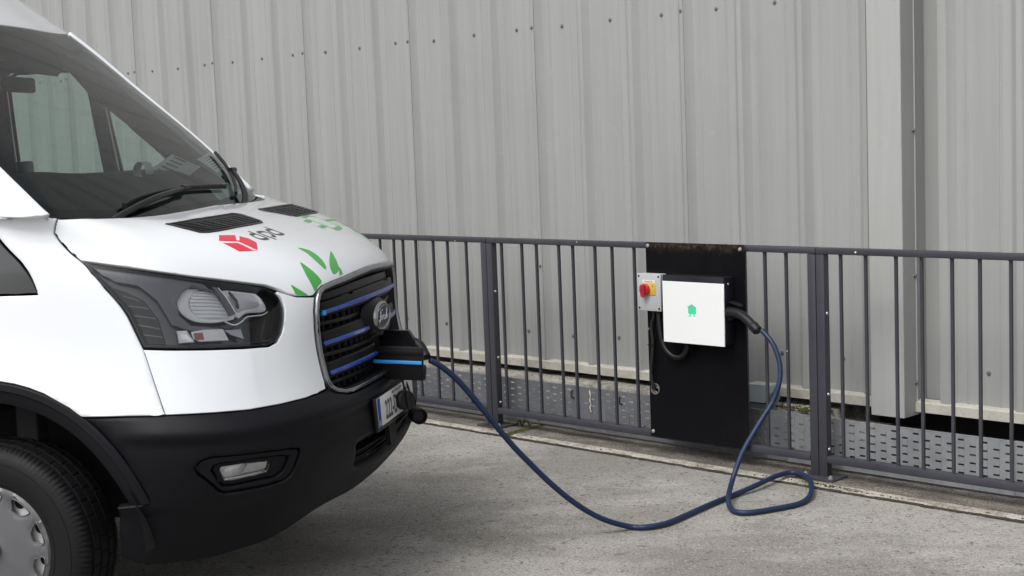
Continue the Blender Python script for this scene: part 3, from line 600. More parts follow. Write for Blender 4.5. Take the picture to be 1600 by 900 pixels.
for i in range(520):      # grit and gravel on the ledge
    s_ = random.choice([random.uniform(4.03, 4.5), random.uniform(4.03, 7.4)]); D = random.uniform(6.135, 6.2); r = random.uniform(.002, .0075)
    bm = bmesh.new(); bmesh.ops.create_icosphere(bm, subdivisions=1, radius=r)
    mb.add([(6 - s_ + q.co.x * random.uniform(.8, 1.5), D - 6.1 + q.co.y, .256 + q.co.z * .8) for q in bm.verts], [[a.index for a in f_.verts] for f_ in bm.faces]); bm.free()
o = mb.build('grit', M['pebble'], pl); o['kind'] = 'stuff'
# lower dirty floor at the right
mb = MB(); mb.box(6 - 4.02, 6 + 3, 6.05 - 6.1, 6.62 - 6.1, -.05, .125); mb.build('lower_ledge', M['joint'], pl)
mb = MB(); mb.box(6 - 19, 6 + 3, 6.64 - 6.1, 6.70 - 6.1, -.05, 1.0); mb.build('gap_backing', M['void'], pl)  # near-black colour puts the shade into the gap under the wall
mb = MB()
for i in range(500):
    s_ = random.gauss(3.98, .13) if i % 3 else random.uniform(2.4, 4); D = random.uniform(6.07, 6.22); r = random.uniform(.003, .012)
    bm = bmesh.new(); bmesh.ops.create_icosphere(bm, subdivisions=1, radius=r)
    mb.add([(6 - s_ + q.co.x * 1.4, D - 6.1 + q.co.y, (.256 if s_ > 4.02 else .2 if s_ > 3.75 else .13) + q.co.z * .6) for q in bm.verts], [[a.index for a in f_.verts] for f_ in bm.faces]); bm.free()
o = mb.build('ledge_moss', M['moss'], pl); o['kind'] = 'stuff'
mb = MB(); mb.box(6 - 4.02, 6 - 3.75, -.03, .2, .1, .197); mb.build('broken_ledge', M['plinth'], pl)

# ------------------------------------------------------------------ the metal wall
WD, PP, S0 = 6.24, .3645, 10.189
wf = Fr('metal_wall', 8., WD, .28); tag(wf.o, 'tall grey profiled metal wall of the shed behind the railing', 'wall')
def rib_profile(sl):
    """outline of one pitch; sl = s of the screw line at its left end, going right"""
    q = [(0, 0), (.15, 0), (.165, .0035), (.18, .0035), (.195, 0), (.310, 0), (.322, .002), (.412, .034), (.422, .036), (.482, .036), (.494, .034), (.570, .003), (.585, 0), (.70, 0), (.715, .0035), (.73, .0035), (.745, 0), (1., 0)]
    return [(sl - a * PP, WD - h) for a, h in q]
def sheet(sa, k, D_off, last=None, zt=6.2, zb=.338):
    pts = []
    for i in range(k):
        p = rib_profile(sa - i * PP); pts += p if not pts else p[1:]
    if last is not None: pts = [p for p in pts if p[0] > last] + [(last, WD)]
    # lap edge: the sheet starts on the flank of the neighbour's rib
    T = .0012; zs = [zb, .9, 1.8, 2.7, 3.8, 5, zt]; v = []; f = []; n = len(pts)
    for zi, z in enumerate(zs):
        for i, (s_, D) in enumerate(pts):
            k_ = noise.noise(Vector((s_ * 1.7, z * .9, 3.1))) * .0028 if 0 < zi < len(zs) - 1 else 0
            v.append(wf.p(s_, D - D_off + k_, z))
    for j in range(len(zs) - 1):
        for i in range(n - 1): f.append((j * n + i, j * n + i + 1, (j + 1) * n + i + 1, (j + 1) * n + i))
    me = mesh(v, f, True); me.set_sharp_from_angle(angle=R(22))
    return link('cladding_sheet', me, M['clad'], wf.o)
# laps every third rib: a lap screw sits on the left flank of the ribs right after screws 2,5,8...
lap0 = S0 - 2 * PP - .30 * PP
k = 0
starts = []
s_ = lap0 + 3 * PP * 8
while s_ > 3.7:
    starts.append(s_); s_ -= 3 * PP
def sheet_lap(sa, n_off, last=None):
    # profile shifted so that the sheet starts at fraction .30 (just before a rib)
    pts = []
    base = sa + .30 * PP
    for i in range(4):
        p = rib_profile(base - i * PP); pts += p if not pts else p[1:]
    pts = [p for p in pts if p[0] <= sa + 1e-6 and p[0] >= sa - 3 * PP - .19 * PP]
    if last is not None: pts = [p for p in pts if p[0] > last] + [(last, WD)]
    zs = [.338, .9, 1.8, 2.7, 3.8, 5, 6.2]; v = []; f = []; n = len(pts)
    for zi, z in enumerate(zs):
        for i, (s_, D) in enumerate(pts):
            k_ = noise.noise(Vector((s_ * 1.7, z * .9, 3.1))) * .003 if 0 < zi < len(zs) - 1 else 0
            v.append(wf.p(s_, D - (.0016 if i > n - 5 and n_off else .0) + k_ + (.0016 if i < 5 else 0), z))
    for j in range(len(zs) - 1):
        for i in range(n - 1): f.append((j * n + i, j * n + i + 1, (j + 1) * n + i + 1, (j + 1) * n + i))
    me = mesh(v, f, True); me.set_sharp_from_angle(angle=R(22))
    return link('cladding_sheet', me, M['clad'], wf.o)
for st in starts: sheet_lap(st, 1, 3.74 if st - 3.3 * PP < 3.74 else None)
# right of the corner flashing: same sheets, starting at its own rib
RS = 3.448                                         # left edge of the first rib
base = RS + .372 * PP
pts = []
for i in range(16):
    p = rib_profile(base - i * PP); pts += p if not pts else p[1:]
for q in range(5):
    a = 3.60 if q == 0 else RS + .07 * PP - 3 * PP * q; b = RS + .07 * PP - 3 * PP * (q + 1) - .19 * PP
    pp_ = [p for p in pts if b <= p[0] <= a]
    if q == 0: pp_ = [(3.60, 6.31), (3.486, 6.31), (3.479, 6.305), (3.4475, WD - .032)] + [p for p in pp_ if p[0] < base - .417 * PP]
    zs = [.338, 1.2, 2.4, 3.8, 6.2]; n = len(pp_); v = []; f = []
    for zi, z in enumerate(zs):
        for i, (s_, D) in enumerate(pp_): v.append(wf.p(s_, D + (noise.noise(Vector((s_ * 1.7, z, 7.))) * .003 if 0 < zi < 4 else 0) + (.0016 if i < 5 and q else 0), z))
    for j in range(len(zs) - 1):
        for i in range(n - 1): f.append((j * n + i, j * n + i + 1, (j + 1) * n + i + 1, (j + 1) * n + i))
    me = mesh(v, f, True); me.set_sharp_from_angle(angle=R(22)); link('cladding_sheet', me, M['clad'], wf.o)
# corner cover flashing: proud box between the two runs
mb = MB()
prof = [(3.752, WD + .02), (3.752, 6.103), (3.749, 6.1), (3.577, 6.1), (3.574, 6.103), (3.574, 6.214), (3.569, 6.216), (3.569, 6.2225), (3.574, 6.2245), (3.574, 6.315), (3.60, 6.315), (3.60, WD + .02)]
mb.prism([(wf.s0 - a, D - wf.D0) for a, D in prof], 2, .275 - wf.z0, 6.2 - wf.z0)
mb.build('corner_flashing', M['clad_light'], wf.o, 20)
mb = MB(); mb.prism([(wf.s0 - a, D - wf.D0) for a, D in [(3.7905, WD - .001), (3.7905, WD - .004), (3.753, WD - .006), (3.753, WD - .001)]], 2, .34 - wf.z0, 6.19 - wf.z0); mb.build('flashing_lip', M['clad_light'], wf.o)
# drip flashing along the bottom
for a, b in ((19., 3.755), (3.572, -5.)):
    step = 3.2; c = a
    while c > b:
        d_ = max(b, c - step)
        mb = MB(); prof = [(6.196, .292), (6.196, .337), (6.199, .340), (6.25, .349), (6.25, .346), (6.201, .336), (6.199, .292)]
        mb.prism([(D - wf.D0, z - wf.z0) for D, z in prof], 0, wf.s0 - c + .001, wf.s0 - d_ - .001)
        mb.build('drip_flashing', M['drip'], wf.o, 30); c = d_
mb = MB(); wf.bx(mb, 19, -5, 6.36, 6.40, .40, 6.2); mb.build('inner_lining', M['void'], wf.o)
# screws
bm = bmesh.new()
mbs = MB(); mbs.lathe([(0, -.0092), (.0052, -.0090), (.0060, -.0078), (.0060, -.0035), (.0102, -.003), (.0112, -.0015), (.0112, .003)], 12, 1)
scr = mbs.build('screw', M['screw'], wf.o, 40)
scr.location = wf.p(S0, WD, 2.28)
def screw(s_, D, z):
    o = dup(scr, wf.o); o.location = wf.p(s_, D, z); return o
for k in range(-14, 18):
    s_ = S0 - k * PP
    if k: screw(s_, WD, 2.28 + random.uniform(-.006, .006))
    if s_ < 8.2: screw(s_ + random.uniform(-.01, .01), WD, .50 + random.uniform(-.012, .012))
    if (k - 2) % 3 == 0: screw(s_ - .436 * PP, WD - .036, 2.285); screw(s_ - .436 * PP, WD - .036, .9)
for i, z in enumerate((1.62, .94, .43)): o = screw(3.5735, 6.205, z); o.rotation_euler = (0, 0, R(90))
for s_, z in ((3.02 + .2, .50), (3.3, 2.3), (2.9, 2.3), (2.66, .5)): screw(s_, WD, z)

# ------------------------------------------------------------------ the railing
ff = Fr('metal_railing', 5., 5.81, SLAB_Z); tag(ff.o, 'grey blue painted steel railing between the van and the metal wall', 'railing')
RAILZ = 1.098
joints = [6.045, 3.845, 1.645, -.555, 8.245, 10.445, 12.645]
ordered = sorted(joints, reverse=True)
def rail(a, b):
    mb = MB(); ff.bx(mb, a, b, 5.788, 5.832, RAILZ - .030, RAILZ, .004); mb.build('top_rail', M['rail'], ff.o, 40)
    mb = MB(); ff.bx(mb, a - .044, b + .044, 5.786, 5.834, .088, .122, .004); mb.build('bottom_rail', M['rail'], ff.o, 40)
for a, b in zip(ordered[:-1], ordered[1:]): rail(a - .0015, b + .0015)
rail(14.8, 12.648); rail(-.56, -2.8)
pm = MB(); pm.box(-.0215, .0215, -.0215, .0215, 0, RAILZ - .031 - SLAB_Z, .003); post = pm.build('post', M['rail'], ff.o, 40)
bp = MB(); bp.box(-.055, .085, -.075, .055, 0, .012, .003); plate = bp.build('base_plate', M['rail'], post, 40)
bo = MB(); bo.lathe([(0, .016), (.006, .0155), (.007, .008), (.011, .008), (.011, 0)], 6, 2); bolt = bo.build('bolt', M['bolt'], post, 30)
bolt.location = (.036, -.036, .010)
sb = MB(); sb.lathe([(0, -.006), (.006, -.0055), (.008, -.002), (.008, .0005)], 12, 1); sbolt = sb.build('side_bolt', M['bolt'], post, 30); sbolt.location = (.0218, 0, .78); sbolt.rotation_euler = (0, 0, R(90))
first = True
for j in joints:
    for side in (1, -1):
        x = ff.p(j + side * .0235, 5.81, SLAB_Z)
        if first: post.location = x; first = False; continue
        o = dup(post, ff.o); o.location = x
        p2 = dup(plate, o)
        if side > 0: p2.location = (-.040, 0, -.002); p2.scale = (.75, .8, .8)
        b2 = dup(bolt, o); b2.location = (.06 if side < 0 else -.04, -.052 if side < 0 else -.036, .012)
        if side < 0:
            for z in (.14, .78, .40): b3 = dup(sbolt, o); b3.location = (.0218, random.uniform(-.004, .004), z)
pk = MB(); pk.box(-.0065, .0065, -.0065, .0065, .1215 - SLAB_Z, RAILZ - .0295 - SLAB_Z); picket = pk.build('picket', M['rail'], ff.o)
meas = [6.79, 6.672, 6.516, 6.391, 6.231, 5.939, 5.778, 5.665, 5.495, 5.392, 5.232, 5.112, 4.96, 4.142, 4.021, 3.722, 3.591, 3.437, 3.311, 3.165, 3.036, 2.896]
pat = [5.939 - 6.045, 5.778 - 6.045, 5.665 - 6.045, 5.495 - 6.045, 5.392 - 6.045, 5.232 - 6.045, 5.112 - 6.045, 4.96 - 6.045, -1.24, -1.37, -1.52, -1.65, -1.79, 4.142 - 6.045, 4.021 - 6.045]
ps = list(meas) + [4.805, 4.675, 4.525, 4.39, 4.26]
for j in joints:
    if j in (6.045, ): continue
    for q in pat:
        s_ = j + q
        if s_ > 6.83 or s_ < 2.85: ps.append(s_)
picket.location = ff.p(ps[0], 5.81, SLAB_Z)
for s_ in ps[1:]: o = dup(picket, ff.o); o.location = ff.p(s_, 5.81, SLAB_Z)

wb = MB()
for s_ in meas:
    for z in (.1225, RAILZ - .0305):
        for dx in (-.0065, .0065):
            c0 = ff.p(s_ + dx, 5.8035, z); wb.box(c0[0] - .0025, c0[0] + .0025, c0[1] - .003, c0[1] + .016, c0[2] - .0025, c0[2] + .0025, .001)
o = wb.build('weld_beads', M['rail'], ff.o, 60); o['kind'] = 'stuff'
# ------------------------------------------------------------------ perforated cable tray on edge behind the railing
tf = Fr('cable_tray', 5., 5.95, SLAB_Z); tag(tf.o, 'perforated galvanised cable tray standing on edge behind the railing', 'cable tray')
def tray(a, b, m, D=5.95, z0=.028, z1=.268, tilt=0.):
    mb = MB(); P = .056; n = max(1, round((a - b) / P)); P = (a - b) / n; T = .0016
    for i in range(n):
        s1 = a - i * P; s2 = s1 - P; hw = .0145; m1 = (s1 + s2) / 2 + hw; m2 = (s1 + s2) / 2 - hw; odd = i % 2
        zz = [z0 + .030 + odd * .012 + k * .0375 for k in range(6)]; zz = [z for z in zz if z < z1 - .012]
        def q(sa, sb, za, zb): ff2(sa, sb, za, zb)
        def ff2(sa, sb, za, zb):
            x1, x2 = tf.s0 - sa, tf.s0 - sb; y = D - tf.D0
            mb.add([(x1, y, za - tf.z0), (x2, y, za - tf.z0), (x2, y, zb - tf.z0), (x1, y, zb - tf.z0)], [(0, 1, 2, 3)])
        q(s1, m1, z0, z1); q(m2, s2, z0, z1)
        z = z0
        for c in zz: q(m1, m2, z, c - .0042); z = c + .0042
        q(m1, m2, z, z1)
    # folded top and bottom edges
    x1, x2 = tf.s0 - a, tf.s0 - b
    o = mb.build('tray_section', m, tf.o)
    md = o.modifiers.new('thick', 'SOLIDIFY'); md.thickness = T; md.offset = 1
    e = MB()
    for za in (z0, z1): e.box(x1, x2, D - .0015 - tf.D0, D + .012 - tf.D0, za - .0012 - tf.z0, za + .0012 - tf.z0)
    e.build('tray_edge', m, o)
    return o
tray(12.2, 9.3, M['galv2']); tray(9.29, 7.42, M['galv2']); tray(7.41, 5.50, M['galv2']); tray(5.54, 4.27, M['galv2'], D=5.944); tray(4.28, 4.10, M['galv2'], D=5.95); tray(4.125, 2.95, M['galv'], D=5.944, z1=.266); tray(2.955, .9, M['galv'], z1=.266); tray(.89, -1.5, M['galv'])
# cable ties threaded through some slots
for s_, z in ((6.66, .235), (6.30, .075), (5.83, .07), (5.555, .22), (5.36, .075), (5.20, .22), (5.03, .08), (4.93, .20)):
    mb = MB(); mb.tube([tf.p(s_, 5.951, z + .02), tf.p(s_ + .004, 5.938, z + .018), tf.p(s_ + .006, 5.937, z - .012), tf.p(s_ - .01, 5.939, z - .018), tf.p(s_ - .012, 5.95, z - .016)], .0035, 6); mb.build('cable_tie', M['rubber'], tf.o, 60)
mb = MB(); pp_ = [tf.p(5.415 + .004 * math.sin(i * 1.7), 5.936, .262 - i * .0125) for i in range(11)]; mb.tube(pp_, [.0022 + .0016 * (i % 3) for i in range(11)], 6); mb.build('paint_drip', M['label'], tf.o, 60)

# trunking box poking out behind the board
kf = Fr('trunking_box', 4.1, 6.12, .25); tag(kf.o, 'short grey trunking box between the black board and the wall', 'trunking')
mb = MB(); mb.prism([(kf.s0 - a, z - kf.z0) for a, z in [(4.52, .35), (4.52, .262), (4.385, .262), (4.345, .315), (4.345, .356)]], 1, 0, .05); mb.build('front', M['trunk'], kf.o)
mb = MB(); mb.prism([(kf.s0 - a, z - kf.z0) for a, z in [(4.40, .258), (4.36, .258), (4.30, .36), (4.275, .335), (4.275, .30), (4.33, .22), (4.52, .20), (4.52, .258)]], 1, -.02, -.017); mb.build('bracket', M['galv2'], kf.o)

# ------------------------------------------------------------------ the black steel board bolted on the railing
bf = Fr('backing_board', 4.53, 5.76, .10); tag(bf.o, 'tall black painted steel board bolted to the railing, rust along its top', 'board')
# sheet with the cable hole cut out
HX, HZ, HR = 4.796, .352, .024
bs = (4.835, 4.222, .100, 1.104)
class Flat:
    def __init__(s, D): s.D = D
    def P(s, u, v, off=0.): u = np.asarray(u, float); v = np.asarray(v, float); return np.stack([bf.s0 - u, s.D - bf.D0 - off + 0 * u, v - bf.z0], -1)
    def nor(s, u, v): u = np.asarray(u, float); return np.stack([0 * u, -np.ones_like(u), 0 * u], -1)
wav = lambda a, b, z, A: [(a + (b - a) * i / 40, z + A * noise.noise(Vector((i * .9, z * 30, 0)))) for i in range(41)]
out = wav(bs[0], bs[1], bs[3], .0025) + wav(bs[1], bs[0], bs[2] + .004, .007)
hole = [(HX + HR * math.cos(a), HZ + HR * math.sin(a)) for a in np.linspace(0, 2 * math.pi, 25)[:-1]]
panel('sheet', Flat(5.753), out, M['board'], bf.o, thick=.006, gap=0, step=(.15, .15), holes=[hole])
mb = MB(); mb.lathe([(HR + .006, -.0015), (HR + .004, -.004), (HR, -.003), (HR - .001, .008), (HR, .02)], 24, 1); mb.build('grommet', mat('worn grommet', (.12, .11, .10), .6, var=.4, vscale=60), bf.o, 60, (bf.s0 - HX, -.0075, HZ - bf.z0))
mb = MB(); mb.lathe([(0, -.006), (.007, -.0055), (.010, -.002), (.0105, .001)], 14, 1); b0 = mb.build('bolt', M['bolt'], bf.o, 40)
cor = [(bs[0] - .016, bs[3] - .018), (bs[1] + .022, bs[3] - .022), (bs[0] - .018, bs[2] + .03), (bs[1] + .022, bs[2] + .016)]
b0.location = (bf.s0 - cor[0][0], -.0085, cor[0][1] - bf.z0)
for a, z in cor[1:]: o = dup(b0, bf.o); o.location = (bf.s0 - a, -.0085, z - bf.z0)
mb = MB(); mb.box(-.0025, .0025, -.0035, 0, -.005, .005); o = mb.build('rivet', M['bolt'], bf.o, None, (bf.s0 - 4.826, -.007, .66 - bf.z0))

# ------------------------------------------------------------------ the charger
cf = Fr('wall_charger', 4.47, 5.752, .617); tag(cf.o, 'black wall charger box with a square white front and green house emblem', 'charger')
X = lambda s_: cf.s0 - s_
mb = MB(); mb.box(X(4.655), X(4.286), 5.668 - cf.D0 + .006, 0, 0.004, .333, .004); mb.build('housing', M['black_box'], cf.o, 40)
mb = MB(); mb.box(X(4.659), X(4.284), 5.668 - cf.D0 + .001, 5.668 - cf.D0 + .010, -.001, .3345, .002); mb.build('front_frame', M['black_box'], cf.o, 40)
# white cover with the house cut through it; green behind
HS, HZ2 = 4.478, .782
house = [(k * 1.35, z * .92) for k, z in [(0, .034), (.0195, .017), (.0195, .013), (.0185, .013), (.0185, -.020), (.012, -.020), (.011, -.026), (.017, -.034), (.004, -.034), (.005, -.027), (.004, -.020), (-.004, -.020), (-.005, -.027), (-.004, -.034), (-.017, -.034), (-.011, -.027), (-.012, -.020), (-.0185, -.016), (-.0185, .012), (-.0205, .014), (-.0205, .017)]]
class CF(Flat):
    def P(s, u, v, off=0.): u = np.asarray(u, float); v = np.asarray(v, float); return np.stack([cf.s0 - u, s.D - cf.D0 - off + 0 * u, v - cf.z0], -1)
panel('white_cover', CF(5.6655), [(4.6595, .617), (4.2835, .617), (4.2835, .9215), (4.6595, .9215)], M['white_cover'], cf.o, thick=.006, gap=0, bev=.0012, step=(.08, .08),
      holes=[[(HS - a, HZ2 + b) for a, b in house]])
mb = MB(); mb.box(X(HS) - .04, X(HS) + .04, 5.6655 - cf.D0 + .0025, 5.6655 - cf.D0 + .0035, HZ2 - .05 - cf.z0, HZ2 + .05 - cf.z0); mb.build('house_emblem', M['green'], cf.o)
mb = MB(); mb.lathe([(0, -.002), (.005, -.0018), (.006, .001)], 12, 1)
o = mb.build('side_screw', M['bolt'], cf.o, 40, (X(4.2848), -.045, .30), (0, 0, R(90)))
# socket and its flap on the right side
mb = MB(); mb.box(X(4.286), X(4.286) + .028, -.072, -.012, .125, .195, .008); mb.build('socket', M['plastic2'], cf.o, 40)
mb = MB(); pts = crom([(X(4.286) + .012, -.062, .207), (X(4.286) + .03, -.058, .216), (X(4.286) + .055, -.052, .210), (X(4.286) + .078, -.046, .196)], 6)
v = []; f = []
for i, p in enumerate(pts):
    wd_ = .026 * math.sqrt(max(.04, 1 - ((i / (len(pts) - 1) - .45) / .62) ** 2))
    for k_, (a, b) in enumerate(((-1, 0), (-.7, .005), (0, .007), (.7, .005), (1, 0), (.8, -.004), (-.8, -.004))): v.append((p.x, p.y + a * wd_, p.z + b))
for i in range(len(pts) - 1):
    for k_ in range(7): f.append((i * 7 + k_, i * 7 + (k_ + 1) % 7, (i + 1) * 7 + (k_ + 1) % 7, (i + 1) * 7 + k_))
f += [tuple(range(7)), tuple((len(pts) - 1) * 7 + k_ for k_ in range(7))[::-1]]
fl = MB(); fl.add(v, f); fl.build('socket_flap', M['plastic2'], cf.o, 50)

# ------------------------------------------------------------------ the isolator switch
sf = Fr('isolator_switch', 4.776, 5.752, .76); tag(sf.o, 'grey rotary isolator box with red knob on yellow plate', 'switch')
X2 = lambda s_: sf.s0 - s_
mb = MB(); mb.box(X2(4.850), X2(4.702), 5.715 - sf.D0, 0, 0.002, .188, .004); mb.build('base', M['isolator'], sf.o, 40)
mb = MB(); mb.box(X2(4.8525), X2(4.6995), 5.70 - sf.D0, 5.716 - sf.D0, 0, .190, .0045); mb.build('lid', M['isolator'], sf.o, 40)
mb = MB(); mb.lathe([(0, -.0012), (.0052, -.0012), (.0056, .001)], 14, 1); s0 = mb.build('lid_screw', M['plastic2'], sf.o, 60)
for i, (a, z) in enumerate(((4.840, .176), (4.712, .176), (4.840, .014), (4.712, .014))):
    o = s0 if i == 0 else dup(s0, sf.o); o.location = (X2(a), 5.6995 - sf.D0, z)
mb = MB(); mb.box(X2(4.8165), X2(4.733), 5.697 - sf.D0, 5.7005 - sf.D0, .0815, .141, .001); mb.build('yellow_plate', M['yellow'], sf.o, 40)
mb = MB(); mb.box(X2(4.8165), X2(4.733), 5.6975 - sf.D0, 5.7003 - sf.D0, .1415, .157, .0005); lb = mb.build('label_strip', M['label'], sf.o)
me = text_mesh('MAIN SWITCH', .008, bold=.0001); link('lettering', me, M['ink'], lb, (X2(4.775), 5.6969 - sf.D0, .149), (R(90), 0, 0))
kx = X2(4.799) ; kx = X2(4.7905)
mb = MB(); mb.lathe([(0, -.016), (.0265, -.016), (.0295, -.0145), (.031, -.008), (.029, -.002), (.029, .002)], 32, 1); kb = mb.build('knob', M['red'], sf.o, 35, (kx - .004, 5.697 - sf.D0 - .002, .109))
mb = MB(); mb.prism([(-.0125, .024), (.0125, .024), (.014, -.010), (.009, -.037), (-.009, -.037), (-.014, -.010)], 1, -.027, -.015); mb.build('grip', M['red'], kb, 30)
mb = MB(); mb.lathe([(0, -.0278), (.003, -.0278), (.003, -.026)], 10, 1); mb.build('grip_dot', M['plastic2'], kb)
mb = MB()
for a in (math.pi * .72, math.pi * .95, math.pi * 1.2): mb.lathe([(0, -.0228), (.0022, -.0228), (.0022, -.021)], 8, 1); 
mb2 = MB(); mb2.box(-.024, -.018, -.0168, -.0155, -.002, .002); mb2.build('padlock_slot', M['yellow'], kb)
mb2 = MB(); mb2.lathe([(0, -.001), (.003, -.001), (.003, .001)], 8, 1); mb2.build('plate_screw', M['plastic2'], sf.o, None, (X2(4.748), 5.6965 - sf.D0, .128))

# corrugated conduit and the flex under the switch
def along(pts, n=8): return crom(pts, n)
q = [(4.735, 5.728, .766), (4.735, 5.725, .72), (4.727, 5.722, .66), (4.712, 5.722, .60), (4.68, 5.722, .555), (4.63, 5.722, .532), (4.585, 5.722, .542), (4.562, 5.722, .575), (4.556, 5.722, .622)]
pf = Fr('corrugated_conduit', 4.735, 5.728, .766); P = along([pf.p(*a) for a in q], 22)
mb = MB(); mb.tube(P, [.0125 + (.0016 if i % 2 else -.0012) for i in range(len(P))], 12); mb.build('hose', M['conduit'], pf.o, 180)
mb = MB(); mb.tube([pf.p(4.735, 5.728, .770), pf.p(4.735, 5.727, .748)], .0165, 12); mb.tube([pf.p(4.556, 5.722, .630), pf.p(4.557, 5.722, .602)], .0165, 12); mb.build('gland', M['plastic2'], pf.o, 40)
tag(pf.o, 'short black corrugated hose looping from the isolator to the charger base', 'conduit')
q = [(4.775, 5.735, .766), (4.778, 5.735, .72), (4.790, 5.737, .70), (4.796, 5.737, .66), (4.790, 5.737, .60), (4.797, 5.737, .52), (4.806, 5.737, .46), (4.806, 5.738, .41), (4.797, 5.742, .365), (4.796, 5.765, .345), (4.80, 5.80, .33)]
pf = Fr('supply_flex', 4.775, 5.735, .766); mb = MB(); mb.tube(along([pf.p(*a) for a in q]), .0085, 10); mb.build('flex', M['conduit'], pf.o, 180)
mb = MB(); mb.box(*[pf.s0 - 4.815, pf.s0 - 4.785], -.012, .012, .60 - pf.z0 - .02, .605 - pf.z0 - .02); mb.build('cable_tie', M['plastic2'], pf.o)
tag(pf.o, 'thin black flex from the isolator down into the hole in the board', 'cable')
mb = MB(); mb.prism([(-.012, -.016), (.014, -.018), (.000, .008)], 1, 0, .004); o = mb.build('torn_tag', M['paper'], None, None, wpt(4.795, 5.80, .345), (0, 0, RZ)); tag(o, 'scrap of pale paper seen through the round hole in the board', 'paper')

mb = MB(); mb.add([(-.005, 0, -.004), (.004, 0, -.005), (.006, 0, .002), (-.002, 0, .005)], [(0, 1, 2, 3)]); o = mb.build('paint_chip', M['label'], ff.o, None, ff.p(3.63, 5.7874, 1.083))
for s_, z in ((5.34, 1.09), (2.95, .105), (4.02, .6), (6.3, 1.075)): c = dup(o, ff.o); c.location = ff.p(s_, 5.7874 if z != .6 else 5.803, z); c.scale = (.6, 1, .7)

# ================================================================== THE VAN (x forward from the front axle, y to its left, z up)
van = empty('delivery_van', (-1.57982, 5.80526, 0), R(-10.5))
tag(van, 'white electric delivery van with open charge door, red parcel logo and green leaves on bonnet', 'van')
D_ = OUTL
L = Surf(LOW); U = Surf(UP); SN = Side(-1); SF = Side(1)
T2 = lambda o: [tuple(p) for p in o]
_u = np.linspace(4.5, L.N, 240); _v = np.linspace(0, L.V, 320); _UU, _VV = np.meshgrid(_u, _v); _PP = L.P(_UU, _VV)
def side_uv(x, z):
    d = (_PP[..., 0] - x) ** 2 + (_PP[..., 2] - z) ** 2; k = np.unravel_index(np.argmin(d), d.shape); return (float(_UU[k]), float(_VV[k]))
def both(name, o, m, **k):
    a = panel(name, L, o, m, van, **k); b = panel(name, L, mirror(o), m, van, **k); return a, b
# ---- bonnet
bon_h = [tuple(p) for p in D_['bonnet']]
bon_h = [(u, min(v, 7.99)) for u, v in bon_h]
def crease(u, v):   # the raised centre of the bonnet: two soft longitudinal creases
    a = np.abs(u); w_ = np.clip((v - 5.2) / .8, 0, 1) * np.clip((7.9 - v) / .3, 0, 1); c = 3.55 - .38 * (v - 5.2)
    return .006 * w_ / (1 + np.exp((a - c) * 7))
bonnet = panel('bonnet', L, full(bon_h), M['paint'], van, thick=.02, gap=.0022, bev=.003, step=(.13, .11))
# ---- white front panels beside the grille, fenders
fp = T2(D_['front_panel'])
both('front_panel', fp, M['paint'], thick=.02, gap=.0012, bev=.0025, step=(.15, .12))
arch = lambda r, a0, a1, n: [side_uv(r * math.cos(t), .35 + r * math.sin(t)) for t in np.linspace(R(a0), R(a1), n)]
fend = [(6.0, 7.985), (6.207, 7.49), (6.399, 6.948), (6.422, 6.577), (6.417, 6.133), (6.406, 5.753)] + [(6.408, 5.69), (6.408, 5.217), (6.33, 4.864), (6.204, 4.59), (6.158, 4.458), (6.112, 4.248), (6.056, 4.035), (5.990, 3.588), (5.878, 3.012)] + \
    [(6.10, 2.992), (6.331, 2.984), (6.529, 2.966), (6.735, 2.953)] + arch(.583, 52, 127, 16) + [side_uv(-.42, .80), side_uv(-.42, 1.1), side_uv(-.42, 1.3), side_uv(-.42, 1.40)]
fend += [side_uv(x, z) for x, z in [(-.30, 1.215), (-.1, 1.205), (.215, 1.208)]] + [side_uv(.17, 1.30), side_uv(.06, 1.42)] + [(7.1, 7.99), (6.5, 7.99)]
fend = [p for i, p in enumerate(fend) if i == 0 or math.hypot(p[0] - fend[i - 1][0], p[1] - fend[i - 1][1]) > .02]
def flare(u, v):
    p = L.P(np.asarray(u), np.asarray(v)); r = np.hypot(p[..., 0], p[..., 2] - .35); return .013 * np.exp(-((r - .575) / .075) ** 2)
both('fender', fend, M['paint'], thick=.02, gap=.0012, bev=.0025, step=(.085, .07), wob=flare)
# black triangle at the foot of the door window
tri = [side_uv(x, z) for x, z in [(.210, 1.212), (.165, 1.30), (.055, 1.415), (-.02, 1.468), (-.30, 1.47), (-.30, 1.22), (-.1, 1.21)]]
both('mirror_triangle', tri, M['frit'], off=.001, thick=.02, gap=.002, bev=.002)
# ---- bumper
bt = T2(D_['bumper_top']); ib = 9
upper = [(u, v - .012) for u, v in bt]                                   # near end ... centre
low_edge = [(0, .02), (1, .02), (2, .02), (3, .03), (4, .03), (5, .03), (5.6, .04), (6.02, .06)]
rear = [side_uv(.47, .36), side_uv(.50, .44)] + arch(.583, 15, 51, 8)
low_edge[-2:] = [(5.6, .05), (5.92, .08)]
half = [low_edge[0]] + low_edge[1:] + [side_uv(.425, .315), side_uv(.432, .40), side_uv(.450, .500), side_uv(.545, .512)] + arch(.583, 17, 51, 9) + upper
half = half[:-1] + [(0.0, upper[-1][1])]
lowhole_h = [(0, 1.72), (.9, 1.70), (1.45, 1.69), (1.74, 1.66), (1.80, 1.60), (1.77, 1.12), (1.66, 1.00), (1.4, .93), (.8, .89), (0, .88)]
lowhole = lowhole_h + [(-u, v) for u, v in lowhole_h[1:-1][::-1]]
fog_o = T2(D_['fog_outer']); fog_i = T2(D_['fog_inner']); fog_l = T2(D_['fog_lens'])
